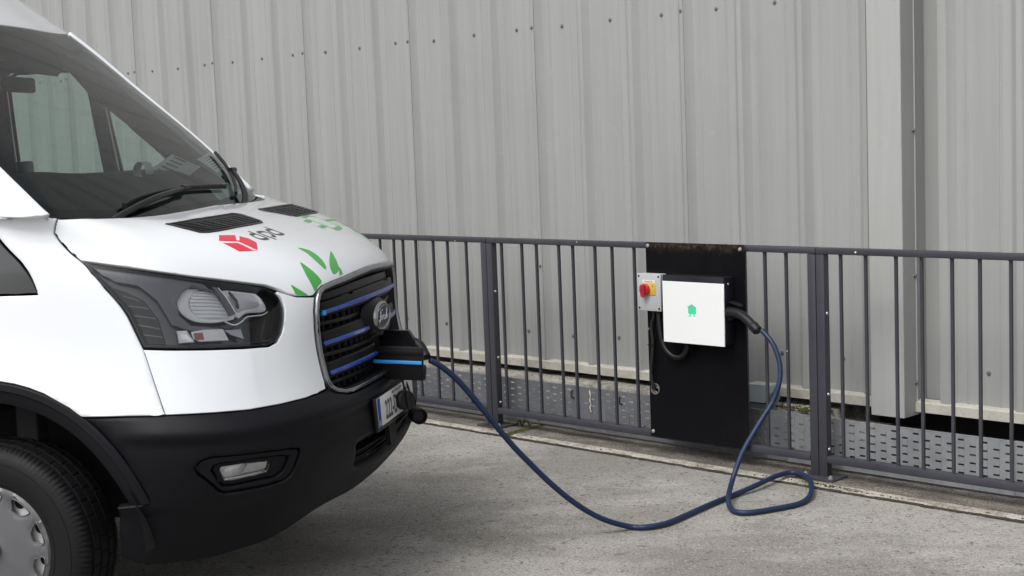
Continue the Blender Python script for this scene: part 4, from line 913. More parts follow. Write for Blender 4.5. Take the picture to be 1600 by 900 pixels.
bumper = panel('bumper', L, [half[0]] + half[1:-1] + [half[-1]] + [(-u, v) for u, v in half[1:-1][::-1]], M['plastic'], van, thick=.03, gap=.0008, bev=.003, step=(.14, .1),
               holes=[lowhole, fog_o, mirror(fog_o)],
               wob=lambda u, v: .024 * np.clip((2.98 - v) / .36, 0, 1) * (1 - .85 / (1 + np.exp((v - 2.46) * 40))) * np.clip((6.6 - np.abs(u)) / .6, 0, 1) - .016 / (1 + np.exp((v - 1.02) * 26)) * np.clip((np.abs(u) - 3.3) / .5, 0, 1))
for sg in (1, -1):
    o_ = fog_o if sg > 0 else mirror(fog_o); i_ = fog_i if sg > 0 else mirror(fog_i); l_ = fog_l if sg > 0 else mirror(fog_l)
    fr = panel('fog_lamp_surround', L, offset_outline(o_, .03, .03), M['arch'], bumper, off=-.004, thick=.03, gap=0, bev=.004, holes=[i_], step=(.12, .1))
    fr2 = panel('recess', L, offset_outline(i_, .03, .03), M['plastic'], fr, off=-.014, thick=.02, gap=0, bev=.004, holes=[l_], step=(.12, .1))
    fb = panel('fog_lamp', L, l_, M['hl_chrome'], bumper, off=-.030, thick=.01, dish=.03, step=(.09, .07))
    q = [( (l_[0][0] * .4 + l_[3][0] * .6), l_[3][1] - .02), (l_[3][0], l_[3][1] - .03), (l_[5][0], l_[5][1] + .03), (l_[6][0], l_[6][1] + .03), (l_[6][0] * .7 + l_[7][0] * .3, l_[7][1] + .08)]
    panel('reflector', L, q, M['hl_lens'], fb, off=-.026, thick=.004, step=(.1, .1))
    ql = [(l_[7][0], l_[7][1] + .02), (l_[6][0], l_[6][1] + .02), (l_[5][0], l_[5][1] + .03)]
    panel('chrome_strip', L, strip(ql, .022), M['chrome'], fb, off=-.018, thick=.004, gap=0)
    panel('lens', L, l_, M['clear'], fb, off=-.014, thick=.003, gap=0, bev=.001)
# dark inner shells so that seams and openings look into the dark
lowsh = [(-6.0, .1), (6.0, .1), (6.02, 1.2), (5.9, 3.0), (6.4, 5.6), (6.3, 7.4), (5.9, 7.9), (-5.9, 7.9), (-6.3, 7.4), (-6.4, 5.6), (-5.9, 3.0), (-6.02, 1.2)]
_g = full([tuple(p) for p in D_['grille']]); _h = offset_outline([tuple(p) for p in D_['headlight']], .02, .02)
panel('inner_shell', L, lowsh, M['darkvoid'], van, off=-.03, thick=.005, step=(.25, .2), holes=[offset_outline(_g, .04, .04), _h, mirror(_h), lowhole, fog_o, mirror(fog_o)])
panel('intake_backing', L, offset_outline(lowhole, -.1, -.1), M['darkvoid'], van, off=-.10, thick=.01, step=(.3, .2))
# lower intake slats
for v0 in (.98, 1.14, 1.32, 1.50, 1.66):
    ln = [(u, v0 + .0 * abs(u)) for u in np.linspace(-1.66, 1.66, 15)]; s_ = panel('intake_slat', L, strip(ln, .022), M['grille_black'], bumper, off=-.035 if v0 != 1.32 else -.02, thick=.03, gap=0, bev=.003)
# plate holder and number plate
hold = empty('plate_holder', (1.132, 0, .668), 0, van); hold.rotation_euler = (0, R(-3), 0)
box('backing', M['plastic2'], hold, -.012, .004, -.275, .275, -.068, .060, .004)
plt = box('number_plate', M['plate_white'], hold, .003, .0055, -.260, .260, -.053, .055, .001)
box('blue_band', M['plate_blue'], plt, .0056, .0063, -.260, -.222, -.053, .055)
def ptext(body, size, y, z, m, par, x=.0066, bold=0., sx=1., shear=0., name='lettering'):
    me = text_mesh(body, size, shear, bold, 'CENTER', sx); me.transform(Matrix(((0, 0, 1, 0), (1, 0, 0, 0), (0, 1, 0, 0), (0, 0, 0, 1)))); return link(name, me, m, par, (x, y, z))
ptext('IRL', .022, -.241, -.038, M['plate_white'], plt, bold=.0005, sx=.85)
ptext('222-D-22343', .098, .020, -.008, M['ink'], plt, x=.0062, bold=.0022, sx=.68)
ptext('BAILE ÁTHA CLIATH', .016, .020, .044, M['ink'], plt, x=.0062, bold=.0004)
# bracket under the plate
mb = MB(); mb.prism([(-.075, -.068), (.03, -.068), (.022, -.135), (.0, -.158), (-.062, -.158), (-.07, -.135)], 0, -.03, -.012); mb.build('bracket', M['grille_black'], hold)
# ---- wheel arch trims
for sg, S_ in ((1, L),):
    A = [side_uv(.583 * math.cos(t), .35 + .583 * math.sin(t)) for t in np.linspace(R(12), R(168), 44)]; B = [side_uv(.508 * math.cos(t), .35 + .508 * math.sin(t)) for t in np.linspace(R(168), R(10), 44)]
for sg in (-1, 1):
    mb = MB(); v = []; f = []; na = 60
    for i in range(na + 1):
        t = R(16.5) + (R(172) - R(16.5)) * i / na; c, s_ = math.cos(t), math.sin(t); zc = .35 + .58 * s_; xc = .58 * c
        w_ = abs(float(L.P(*side_uv(max(-.7, xc), zc))[1]))
        for r, dy in ((.583, -.02), (.583, .004), (.576, .010), (.556, .012), (.550, .004), (.520, -.002), (.508, -.010), (.506, -.05), (.512, -.12)):
            v.append((r * c, sg * (w_ + dy), .35 + r * s_))
    for i in range(na):
        for j in range(8): f.append((i * 9 + j, i * 9 + j + 1, (i + 1) * 9 + j + 1, (i + 1) * 9 + j))
    mb.add(v, f); mb.build('arch_trim', M['arch'], van, 30)
    # liner
    mb = MB(); prof = []
    for i in range(25):
        t = math.pi * i / 24; prof.append((.54 * math.cos(t), .35 + .54 * math.sin(t)))
    v = [(x, sg * 1.0, z) for x, z in prof] + [(x, sg * .55, z) for x, z in prof]; f = [(i, i + 1, 26 + i, 25 + i) for i in range(24)] + [tuple(range(25, 50))]
    mb.add(v, f)
    mb.box(.02, .10, sg * .80 - .04, sg * .80 + .04, .62, .875, .01)
    mb.build('wheel_arch_liner', M['liner'], van)
# ---- grille
gr_h = T2(D_['grille']); gfull = full(gr_h); gr = empty('grille', (0, 0, 0), 0, van)
inner_h = None
gin = offset_outline(gfull, .085, .10)
panel('frame', L, gfull, M['satin'], gr, off=.010, thick=.06, gap=0, bev=.006, step=(.12, .12), holes=[gin])
panel('inner_edge', L, offset_outline(gfull, .07, .085), M['grille_black'], gr, off=-.002, thick=.06, gap=0, bev=.004, step=(.15, .15), holes=[offset_outline(gfull, .115, .13)])
panel('backing', L, offset_outline(gfull, .05, .05), M['darkvoid'], gr, off=-.065, thick=.01)
gclip = offset_outline(gfull, .11, .13)
def gbar(line, dv, m, name, off, thick=.03, bev=.004):
    return panel(name, L, strip(line, dv), m, gr, off=off, thick=thick, gap=0, bev=bev, step=(.12, .12))
def dens_line(l, n=5): return [(p[0], p[1]) for p in crom([(a, b, 0) for a, b in l], n)]
_vv = np.linspace(2.7, 5.1, 500)
def atz(u, z): return float(_vv[np.argmin(abs(L.P(np.full(500, u), _vv)[:, 2] - z))])
def zline(u0, u1, f): return [(float(u), atz(float(u), f(abs(float(u))))) for u in np.linspace(u0, u1, 14)]
b1f = zline(1.985, -1.985, lambda u: 1.090 - .0035 * u ** 2)
b2 = zline(1.975, .45, lambda u: .976 - .0025 * u ** 2); b3 = zline(1.93, .12, lambda u: .868 - .0015 * u ** 2)
bars = [b1f, b2, mirror(b2)[::-1], b3]
for q, b in enumerate(bars):
    c = gbar([(u, v + .03) for u, v in b], .16, M['grille_black'], 'bar', -.016, .035, .008)
    d_ = panel('blue_strip', L, strip([(u, v - .02) for u, v in b], .040), M['bluebar'], c, off=-.006, thick=.012, gap=0, bev=.003, step=(.12, .12))
panel('bright_strip', L, strip([(1.985, 4.468), (1.90, 4.470)], .05), M['bluebright'], gr, off=-.005, thick=.012, gap=0, bev=.003)
mb3 = mirror(b3)[::-1]
c = gbar([(u, v + .03) for u, v in mb3 if u < -1.15], .15, M['grille_black'], 'bar', -.016, .035, .008)
panel('blue_strip', L, strip([(u, v + .01) for u, v in mb3 if u < -1.15], .045), M['bluebar'], c, off=-.006, thick=.012, gap=0, bev=.003)
# upright fins behind the bars
for i in range(-9, 10):
    u0 = i * .22; top = 4.93 - .0 * abs(i); lowv = 2.98 if abs(i) > 1 else 3.2
    if u0 < -.5: lowv = 3.62
    panel('fin', L, [(u0 - .022, lowv), (u0 + .022, lowv), (u0 + .022, top), (u0 - .022, top)], M['grille_black'], gr, off=-.04, thick=.03, gap=0, bev=.004, step=(.2, .3))
for v0 in (4.80, 4.24, 3.66, 3.12):
    ln = [(u, v0) for u in np.linspace(-1.95, 1.95, 17) if not (v0 < 3.5 and u < 0)]
    gbar(ln, .045 if v0 < 4.7 else .10, M['grille_black'], 'shelf', -.034, .03, .004)
# badge on its mound
ec = L.P(0., 4.10); ex, ez = float(ec[0]), float(ec[2])
bd = empty('badge', (ex - .002, 0, ez), 0, gr); bd.scale = (1, 1.08, 1.12)
def oval(a, b, n=40): return [(a * math.cos(2 * math.pi * i / n), b * math.sin(2 * math.pi * i / n)) for i in range(n)]
mb = MB(); v = []; f = []
for x_, k in ((-.03, 1.40), (-.006, 1.22), (.004, 1.10), (.008, 1.0)): v += [(x_, .100 * k * y, .050 * k * z) for y, z in oval(1, 1)]
for j in range(3): f += [(j * 40 + i, j * 40 + (i + 1) % 40, (j + 1) * 40 + (i + 1) % 40, (j + 1) * 40 + i) for i in range(40)]
f.append(tuple(range(120, 160))); mb.add(v, f); mb.build('mound', M['grille_black'], bd, 50)
mb = MB(); v = []; f = []
for x_, k in ((.004, 1.02), (.016, 1.0), (.020, .96), (.0185, .915), (.016, .90)): v += [(x_, .097 * y * (1 - (1 - k)), .0485 * z * (1 - (1 - k) * 2)) for y, z in oval(1, 1)]
for j in range(4): f += [(j * 40 + i, j * 40 + (i + 1) % 40, (j + 1) * 40 + (i + 1) % 40, (j + 1) * 40 + i) for i in range(40)]
mb.add(v, f); mb.build('chrome_oval', M['satin'], bd, 60)
mb = MB(); mb.prism([(y, z) for y, z in oval(.091, .0415)], 0, .012, .0175); mb.build('blue_oval', M['emblem_blue'], bd)
ring = [(y, z, .0182) for y, z in oval(.084, .0355)]; mb = MB(); mb.tube([(x_, y, z) for y, z, x_ in ring] + [(.0182, ring[0][0], ring[0][1])], .0011, 6, False); mb.build('ring', M['chrome'], bd, 180)
# hand-drawn script
def pen(strokes, r, name, m, par, x0, sc=1.):
    mb = MB()
    for st in strokes:
        P = crom([(x0, a * sc, b * sc) for a, b in st], 6); mb.tube(P, r, 6)
    return mb.build(name, m, par, 180)
fs = [[(-.060, .018), (-.066, .026), (-.052, .028), (-.030, .020), (-.012, .024), (-.018, .018)], [(-.034, .020), (-.040, .0), (-.050, -.018), (-.062, -.016), (-.060, -.008)], [(-.050, .002), (-.030, .004)],
      [(-.022, .002), (-.030, -.010), (-.020, -.014), (-.012, -.004), (-.020, .003)], [(-.012, -.002), (-.002, .002), (.004, .004), (.000, -.008), (.006, -.014), (.012, -.008)], [(.004, .004), (.014, .001)],
      [(.030, .002), (.020, -.004), (.020, -.013), (.030, -.010), (.038, .006), (.046, .024)], [(.046, .024), (.038, .0), (.036, -.012), (.048, -.010), (.060, .000)]]
pen(fs, .0014, 'script', M['chrome'], bd, .0185)
# ---- charge door, swung out to the front, and what hangs by it
cd = empty('charge_door', (1.062, -.03, .762), 0, van); cd.rotation_euler = (0, R(2.5), R(-1.5))
mb = MB(); mb.box(0, .195, -.008, .012, .0, .127, .005); mb.build('flap', M['grille_black'], cd, 40)
mb = MB(); mb.box(.0, .197, -.016, -.007, .060, .080, .004); mb.box(.0, .195, -.011, -.007, .095, .115, .002); mb.build('flap_ribs', M['grille_black'], cd, 40)
box('bright_strip', M['bluebright'], cd, .004, .194, -.0205, -.0155, .064, .077, .0015)
mb = MB(); mb.box(.165, .200, .0, .03, -.002, .03, .008); mb.box(.19, .204, -.01, .02, .02, .06, .006); mb.build('latch', M['plastic2'], cd, 40)
port = empty('charge_port', (1.02, .17, .86), 0, van)
mb = MB(); mb.lathe([(.075, -.03), (.078, .012), (.066, .016), (.060, .004), (.052, -.02), (0, -.02)], 28, 0); mb.build('socket_rim', M['plastic2'], port, 40)
def cap(loc, rot, r, par, grip=True, depth=.022):
    c = empty('dust_cap', loc, 0, par); c.rotation_euler = rot
    mb = MB()
    if grip: mb.lathe([(0, .006), (r * .9, .006), (r, .002), (r, -depth), (r * .86, -depth), (r * .84, -.004), (0, -.004)], 32, 0); mb.box(.004, .017, -r * .18, r * .12, -r * .8, r * .85, .003)
    else: mb.lathe([(0, -.014), (r * .74, -.014), (r * .80, .006), (r * .92, .010), (r, .004), (r * .98, -depth), (r * .8, -depth - .006), (0, -depth - .006)], 32, 0)
    mb.build('cap', M['rubber'], c, 40); return c
cap((1.175, .015, .670), (0, R(-8), R(-42)), .038, van)
cap((1.195, .125, .585), (0, R(2), R(-60)), .032, van, False, .05)
mb = MB(); mb.tube(crom([(1.06, .12, .83), (1.13, .10, .76), (1.16, .04, .72), (1.175, .015, .695)], 8), .004, 6); mb.tube(crom([(1.06, .20, .80), (1.13, .18, .72), (1.16, .15, .64), (1.17, .13, .61)], 8), .004, 6); mb.build('cap_strap', M['rubber'], van, 60)
# ---- headlights
hl = T2(D_['headlight']); H = {k: T2(v) for k, v in D_['hl'].items()}
for sg in (1, -1):
    F_ = (lambda o: o) if sg > 0 else mirror
    e = empty('headlight', (0, 0, 0), 0, van)
    panel('housing', L, F_(offset_outline(hl, .03, .03)), M['hl_dark'], e, off=-.055, thick=.01, step=(.3, .25))
    panel('gasket', L, F_(hl), M['plastic2'], e, off=-.004, thick=.06, gap=.001, bev=.002, holes=[F_(offset_outline(hl, .055, .055))])
    panel('bezel_sheen', L, F_(H['bezel_sheen']), M['hl_grey'], e, off=-.020, thick=.02, gap=0, bev=.003, step=(.12, .1))  # grey here stands in for light reflected in the dark housing
    mn = panel('main_reflector', L, F_(smooth_outline(H['main'], 3)), M['hl_chrome'], e, off=-.012, thick=.01, gap=0, bev=.001, dish=.012, step=(.07, .05), wob=lambda u, v: -.040 * np.clip((v - 4.40) / .65, 0, 1.2))
    panel('inner_lens', L, F_(smooth_outline(H['lens'], 3)), M['hl_lens'], mn, off=-.017, thick=.006, gap=0, bev=.002, wob=lambda u, v: -.034 * np.clip((v - 4.40) / .65, 0, 1.2) + .0012 * np.sin(v * 95) + .012 * np.exp(-((u - 4.5) ** 2 + (v - 4.75) ** 2) * 8), step=(.06, .014))
    panel('divider', L, F_(H['divider']), M['hl_grey'], e, off=-.010, thick=.02, gap=0, bev=.002)
    dv2 = [( (H['divider'][0][0] + H['divider'][1][0]) / 2, 5.04), ((H['divider'][2][0] + H['divider'][3][0]) / 2, 4.53)]
    panel('divider_trim', L, F_(strip([(H['divider'][1][0], 5.04), (H['divider'][2][0], 4.55)], .02)), M['chrome'], e, off=-.008, thick=.01, gap=0)
    sc_ = panel('second_reflector', L, F_(smooth_outline(H['second'], 3)), M['hl_chrome'], e, off=-.014, thick=.01, gap=0, bev=.001, dish=.012, step=(.07, .05), wob=lambda u, v: -.030 * np.clip((v - 4.50) / .55, 0, 1.2))
    panel('inner_shade', L, F_(smooth_outline(H['secin'], 3)), M['hl_lens'], sc_, off=-.016, thick=.004, gap=0, dish=.006, step=(.07, .05), wob=lambda u, v: -.028 * np.clip((v - 4.50) / .55, 0, 1.2))
    panel('shade_edge', L, F_(strip([(4.02, 4.98), (3.93, 4.80), (3.95, 4.66)], .035)), M['hl_dark'], sc_, off=-.018, thick=.006, gap=0)
    panel('side_reflector', L, F_(H['side']), M['hl_chrome'], e, off=-.014, thick=.01, gap=0, dish=.008, step=(.05, .04), wob=lambda u, v: -.09 * (v - 4.1) * .5)
    panel('indicator', L, F_(H['turn']), M['hl_white'], e, off=-.016, thick=.01, gap=0, bev=.001, step=(.1, .08))
    panel('bulb', L, F_(H['amber']), M['amber'], e, off=-.0145, thick=.004, gap=0, bev=.001)
    panel('chrome_wedge', L, F_(H['wedge']), M['satin'], e, off=-.02, thick=.01, gap=0)
    panel('daytime_panel', L, F_(H['fins']), M['plastic2'], e, off=-.024, thick=.01, gap=0, bev=.003)
    for l_ in D_['finl']: panel('fin', L, F_(strip(T2(l_), .012)), M['hl_grey'], e, off=-.022, thick=.004, gap=0)
    panel('trim_line', L, F_(strip(dens_line([(4.34, 4.42), (4.15, 4.36), (3.95, 4.42), (3.80, 4.50), (3.45, 4.54), (3.30, 4.60)]), .012)), M['hl_chrome'], e, off=-.014, thick=.008, gap=0)
    panel('lower_trim', L, F_(strip([(5.95, 4.085), (5.0, 4.065), (4.0, 4.05), (3.3, 4.10)], .010)), M['hl_grey'], e, off=-.012, thick=.006, gap=0)
    panel('lens', L, F_(hl), M['clear'], e, off=.0005, thick=.003, gap=.0025, bev=.002, step=(.15, .12))
# ---- bonnet decals and vents
OFFD = .0007
def decal(o, m, name='print', par=bonnet, **k): return panel(name, L, o, m, par, off=OFFD, thick=.0006, gap=0, bev=.0002, step=(.12, .1), **k)
decal(T2(D_['logo_a']), M['dpdred'], 'parcel_logo'); decal(T2(D_['logo_b']), M['dpdred'], 'parcel_logo')
k = 0
for st in D_['dpd']:
    l_ = [tuple(p) for p in st]; l_ = dens_line(l_, 4) if len(l_) > 3 else l_
    if len(st) > 3: decal(strip(l_, .034), M['dpdgrey'], 'letter')
    else: decal(strip(l_, .034), M['dpdgrey'], 'letter')
for o in D_['leaves'][:]: decal(smooth_outline(T2(o), 3) if len(o) > 5 else T2(o), M['leaf'], 'leaf')
for o in D_['plug']: decal(T2(o), M['plug_green'], 'plug_picture')
for l_ in D_['plugl']: decal(strip(dens_line(T2(l_), 3), .026), M['plug_green'], 'plug_picture')
def vent(F_):
    o = T2(D_['vent']); i_ = T2(D_['ventin'])
    v_ = panel('vent', L, F_(o), M['plastic2'], bonnet, off=.004, thick=.006, gap=0, bev=.002, holes=[F_(offset_outline(o, .09, .035))], step=(.12, .08))
    panel('recess', L, F_(offset_outline(o, .07, .03)), M['darkvoid'], v_, off=.0006, thick=.002, gap=0, bev=.0005)
    # 3 bars across, 6 louvres along
    for k in range(1, 7):
        t = k / 7; a = (2.95 * (1 - t) + 3.0 * t - .15 * t, 7.345 - .47 * t); b = (.66 + .12 * t, 7.43 - .45 * t)
        panel('louvre', L, F_(strip([a, ((a[0] + b[0]) / 2, (a[1] + b[1]) / 2 + .01), b], .009)), M['plastic2'], v_, off=.0035, thick=.003, gap=0, bev=.0008)
    for k in range(1, 4):
        u0 = .66 + 2.3 * k / 4; panel('divider', L, F_(strip([(u0, 7.42), (u0 + .06, 6.93)], .012)), M['plastic2'], v_, off=.0038, thick=.003, gap=0, bev=.0008)
vent(lambda o: o); vent(mirror)
# ---- windscreen, pillars, roof, sides
GE = 4.02
ws_h = [(0, .06), (1, .06), (2, .06), (3, .05), (3.7, .05), (3.93, .08), (GE, .2), (GE, 1), (GE, 2), (GE - .02, 2.8), (3.9, 2.96), (3.6, 3.02), (3, 3.03), (2, 3.04), (1, 3.05), (0, 3.05)]
ws = ws_h + [(-u, v) for u, v in ws_h[1:-1][::-1]]
wsin_h = [(0, .20), (1, .20), (2, .20), (3, .20), (3.5, .22), (3.75, .30), (3.88, .5), (3.91, 1), (3.91, 2), (3.88, 2.7), (3.7, 2.85), (3, 2.90), (2, 2.92), (0, 2.92)]
wsin = wsin_h + [(-u, v) for u, v in wsin_h[1:-1][::-1]]
wsc = panel('windscreen', U, ws, M['windscreen'], van, off=.004, thick=.003, gap=.002, bev=.001, step=(.2, .15))
panel('black_border', U, ws, M['frit'], wsc, off=.0005, thick=.004, gap=.002, step=(.2, .12), holes=[wsin])
for sg in (1, -1):
    F_ = (lambda o: o) if sg > 0 else mirror
    pil = [(GE + .01, .02), (5.05, .0), (5.05, 1), (5.05, 2), (5.05, 3.0), (GE - .02, 3.03), (GE, 2.8), (GE + .01, 2), (GE + .01, 1)]
    panel('windscreen_pillar', U, F_(pil), M['paint'], van, off=.030, thick=.06, gap=.001, bev=.003, step=(.12, .1))
    panel('pillar_trim', U, F_([(3.85, .35), (5.1, .1), (5.3, 1), (5.3, 2), (5.0, 2.75), (3.85, 2.7), (3.85, 1.5)]), M['cabin_grey'], van, off=-.045, thick=.02, step=(.2, .2))
rf_h = [(0, 3.06), (1, 3.06), (2, 3.05), (3, 3.045), (3.6, 3.035), (4.02, 3.02), (5.06, 3.0), (6, 3.0), (7, 3.0), (8, 3.0), (9, 3.0), (9, 4), (9, 5), (9, 6), (0, 6)]
panel('roof', U, rf_h + [(-u, v) for u, v in rf_h[1:-1][::-1]], M['paint'], van, off=.0045, thick=.02, gap=.0012, bev=.004, step=(.2, .15))
panel('headlining', U, [(-9, 2.95), (-5.3, 2.95), (-4.3, 2.9), (4.3, 2.9), (5.3, 2.95), (9, 2.95), (9, 5.5), (-9, 5.5)], M['cabin'], van, off=-.07, thick=.01, step=(.5, .3))
# sides: doors with windows, cargo flanks
rear_arch = [(-3.3 + .56 * math.cos(t), .35 + .56 * math.sin(t)) for t in np.linspace(0, math.pi, 25)]
WIN1 = [(-.495, 2.005), (-.50, 1.4), (-.50, 1.225), (-1.30, 1.24), (-1.32, 1.30), (-1.32, 1.98), (-1.29, 2.03), (-1.20, 2.04), (-.72, 2.045)]
WIN1 = [(-.478, 1.985), (-.440, 1.60), (-.415, 1.225), (-.86, 1.235), (-.885, 1.27), (-.895, 1.99), (-.875, 2.03), (-.84, 2.045), (-.56, 2.045), (-.50, 2.02)]
WIN2 = [(-.425, 1.945), (-.36, 1.862), (-.275, 1.767), (-.20, 1.70), (-.158, 1.661), (-.10, 1.60), (-.07, 1.55), (-.035, 1.47), (-.03, 1.30), (-.05, 1.235), (-.36, 1.225), (-.385, 1.58)]
for sg, S_ in ((-1, SN), (1, SF)):
    frame = [(-.425, 1.205), (-.30, 1.205), (-.30, 1.478), (-.02, 1.475), (.13, 1.455), (-.115, 1.70), (-.395, 1.95), (-.665, 2.15), (-.98, 2.152), (-.98, .55), (-.90, .40), (-.62, .40), (-.60, .62), (-.55, .70), (-.425, .80)]
    panel('door', S_, [(-.425, 1.21), (.13, 1.455), (-.115, 1.70), (-.395, 1.95), (-.665, 2.15), (-1.28, 2.152), (-1.30, .42), (-.62, .42), (-.52, .66), (-.425, .80)] if False else
          [(-.424, 1.20), (-.30, 1.20), (-.02, 1.20), (-.02, 1.462), (.13, 1.458), (-.115, 1.70), (-.395, 1.95), (-.665, 2.15), (-1.28, 2.152), (-1.30, .42), (-.60, .42), (-.53, .62), (-.424, .79)],
          M['paint'], van, off=-.002 if 0 else -.001, thick=.03, gap=.002, bev=.003, step=(.14, .09), holes=[WIN1, WIN2])
    for W_ in (WIN1, WIN2):
        g_ = panel('door_window', S_, W_, M['doorglass'], van, off=-.006, thick=.003, gap=0, bev=.001, step=(.3, .2))
        panel('seal', S_, W_, M['plastic2'], g_, off=.001, thick=.01, gap=0, bev=.002, holes=[offset_outline(W_, .014, .014)], step=(.3, .2))
    panel('door_trim', S_, [(.02, 1.20), (-.02, 1.60), (-.395, 1.96), (-.665, 2.15), (-1.02, 2.15), (-1.02, .5), (-.3, .5), (-.3, 1.20)], M['cabin_grey'], van, off=-.05, thick=.01, gap=0, step=(.3, .2),
          holes=[offset_outline(WIN1, .003, .003), offset_outline(WIN2, .006, .006)])
    panel('side_panel', S_, [(-1.285, 2.152), (-2.4, 2.152), (-4.58, 2.152), (-4.58, .42)] + [(-3.88, .42)] + rear_arch[::-1][1:-1] + [(-2.72, .42), (-1.305, .42)], M['paint'], van, off=-.001, thick=.03, gap=.002, bev=.003, step=(.3, .12))
    panel('sill', S_, [(-.55, .415), (-2.72, .415), (-2.72, .27), (-.58, .27)], M['plastic'], van, off=.0, thick=.05, gap=.001, bev=.004, step=(.3, .08))
    box('door_handle', M['plastic2'], van, -1.18, -1.00, sg * 1.035 - .015, sg * 1.035 + .015, 1.08, 1.115, .008)
# back of the body, bulkhead, floor
mb = MB(); mb.prism([(-1.0, .42), (1.0, .42), (1.02, 1.06), (.985, 1.5), (.925, 2.14), (.87, 2.51), (.79, 2.62), (-.79, 2.62), (-.87, 2.51), (-.925, 2.14), (-.985, 1.5), (-1.02, 1.06)], 0, -4.60, -4.575); mb.build('rear_doors', M['paint'], van)
mb = MB(); mb.prism([(-.93, .5), (.93, .5), (.93, 1.2), (.90, 1.6), (.85, 2.10), (.78, 2.45), (-.78, 2.45), (-.85, 2.10), (-.90, 1.6), (-.93, 1.2)], 0, -1.45, -1.43); mb.build('bulkhead', M['cabin'], van)
box('floor', M['darkvoid'], van, -4.5, -.55, -.60, .60, .36, .42)
box('undertray', M['darkvoid'], van, .45, .85, -.55, .55, .32, .36)
box('rear_bumper', M['plastic'], van, -4.68, -4.5, -1.0, 1.0, .38, .60, .03)
# dashboard
db = MB(); v = []; f = []
prof = [(.36, 1.385), (.26, 1.455), (.14, 1.535), (.04, 1.572), (-.08, 1.583), (-.20, 1.575), (-.27, 1.53), (-.27, 1.3), (-.2, .9), (.0, .8)]
ys = np.linspace(-.90, .90, 19)
for y in ys:
    for j, (x, z) in enumerate(prof):
        bow = .10 * (abs(y) / .9) ** 2 if j < 1 else .05 * (abs(y) / .9) ** 2 if j == 1 else 0
        hump = .018 * math.exp(-((y + .42) / .24) ** 2) - .05 * max(0, (abs(y) - .62) / .28) if 2 <= j <= 6 else 0
        v.append((x - bow, y, z + hump))
for i in range(18):
    for j in range(9): f.append((i * 10 + j, i * 10 + j + 1, (i + 1) * 10 + j + 1, (i + 1) * 10 + j))
db.add(v, f); dash = db.build('dashboard', M['dash'], van, 60)
st = empty('steering_wheel', (-.42, -.42, 1.22), 0, van); st.rotation_euler = (0, R(-62), 0)
mb = MB(); P = [(.19 * math.cos(t), .19 * math.sin(t), 0) for t in np.linspace(0, 2 * math.pi, 33)]; mb.tube(P, .014, 8, False); mb.build('rim', M['plastic2'], st, 180)
mb = MB(); mb.box(-.05, .05, -.18, .18, -.02, .0, .01); mb.box(-.07, .06, -.07, .07, -.03, .015, .02); mb.build('hub', M['plastic2'], st, 40)
for y in (-.42, .12, .55):
    s_ = empty('seat', (-1.02, y, .55), 0, van)
    mb = MB(); mb.box(-.02, .50, -.21 if y != .12 else -.2, .21 if y != .12 else .2, .25, .42, .06); mb.build('cushion', M['cabin'], s_, 50)
    mb = MB(); mb.box(-.16, .02, -.21, .21, .38, .93, .07); mb.build('backrest', M['cabin'], s_, 50)
    mb = MB(); mb.box(-.17, -.05, -.13, .13, .96, 1.13, .04); mb.build('headrest', M['cabin'], s_, 50)
# things under the windscreen
mb = MB(); mb.box(-.10, .02, -.36, .36, -.02, .05, .02); sh = mb.build('overhead_shelf', M['cabin'], van, 40, (-.62, 0, 2.06)); 
panel('sun_shade_band', U, [(-3.8, 2.80), (-2, 2.74), (-.85, 2.62), (-.45, 2.36), (.05, 2.20), (.73, 2.23), (1.04, 2.42), (2.2, 2.47), (3.8, 2.55), (3.8, 2.94), (-3.8, 2.94)], M['frit'], wsc, off=-.001, thick=.002, gap=0, step=(.3, .2))
mr = MB(); mr.box(-.03, .0, -.10, .10, -.03, .03, .012); mrr = mr.build('rear_view_mirror', M['plastic2'], van, 40, (-.28, -.06, 1.935))
pj = MB(); pj.box(-.12, .03, -.10, .10, -.02, .07, .015); pj.build('camera_housing', M['plastic2'], van, 40, (-.40, -.05, 2.06))
for (x, y, z), rz in (((-.335, -.10, 1.60), 0),): pass
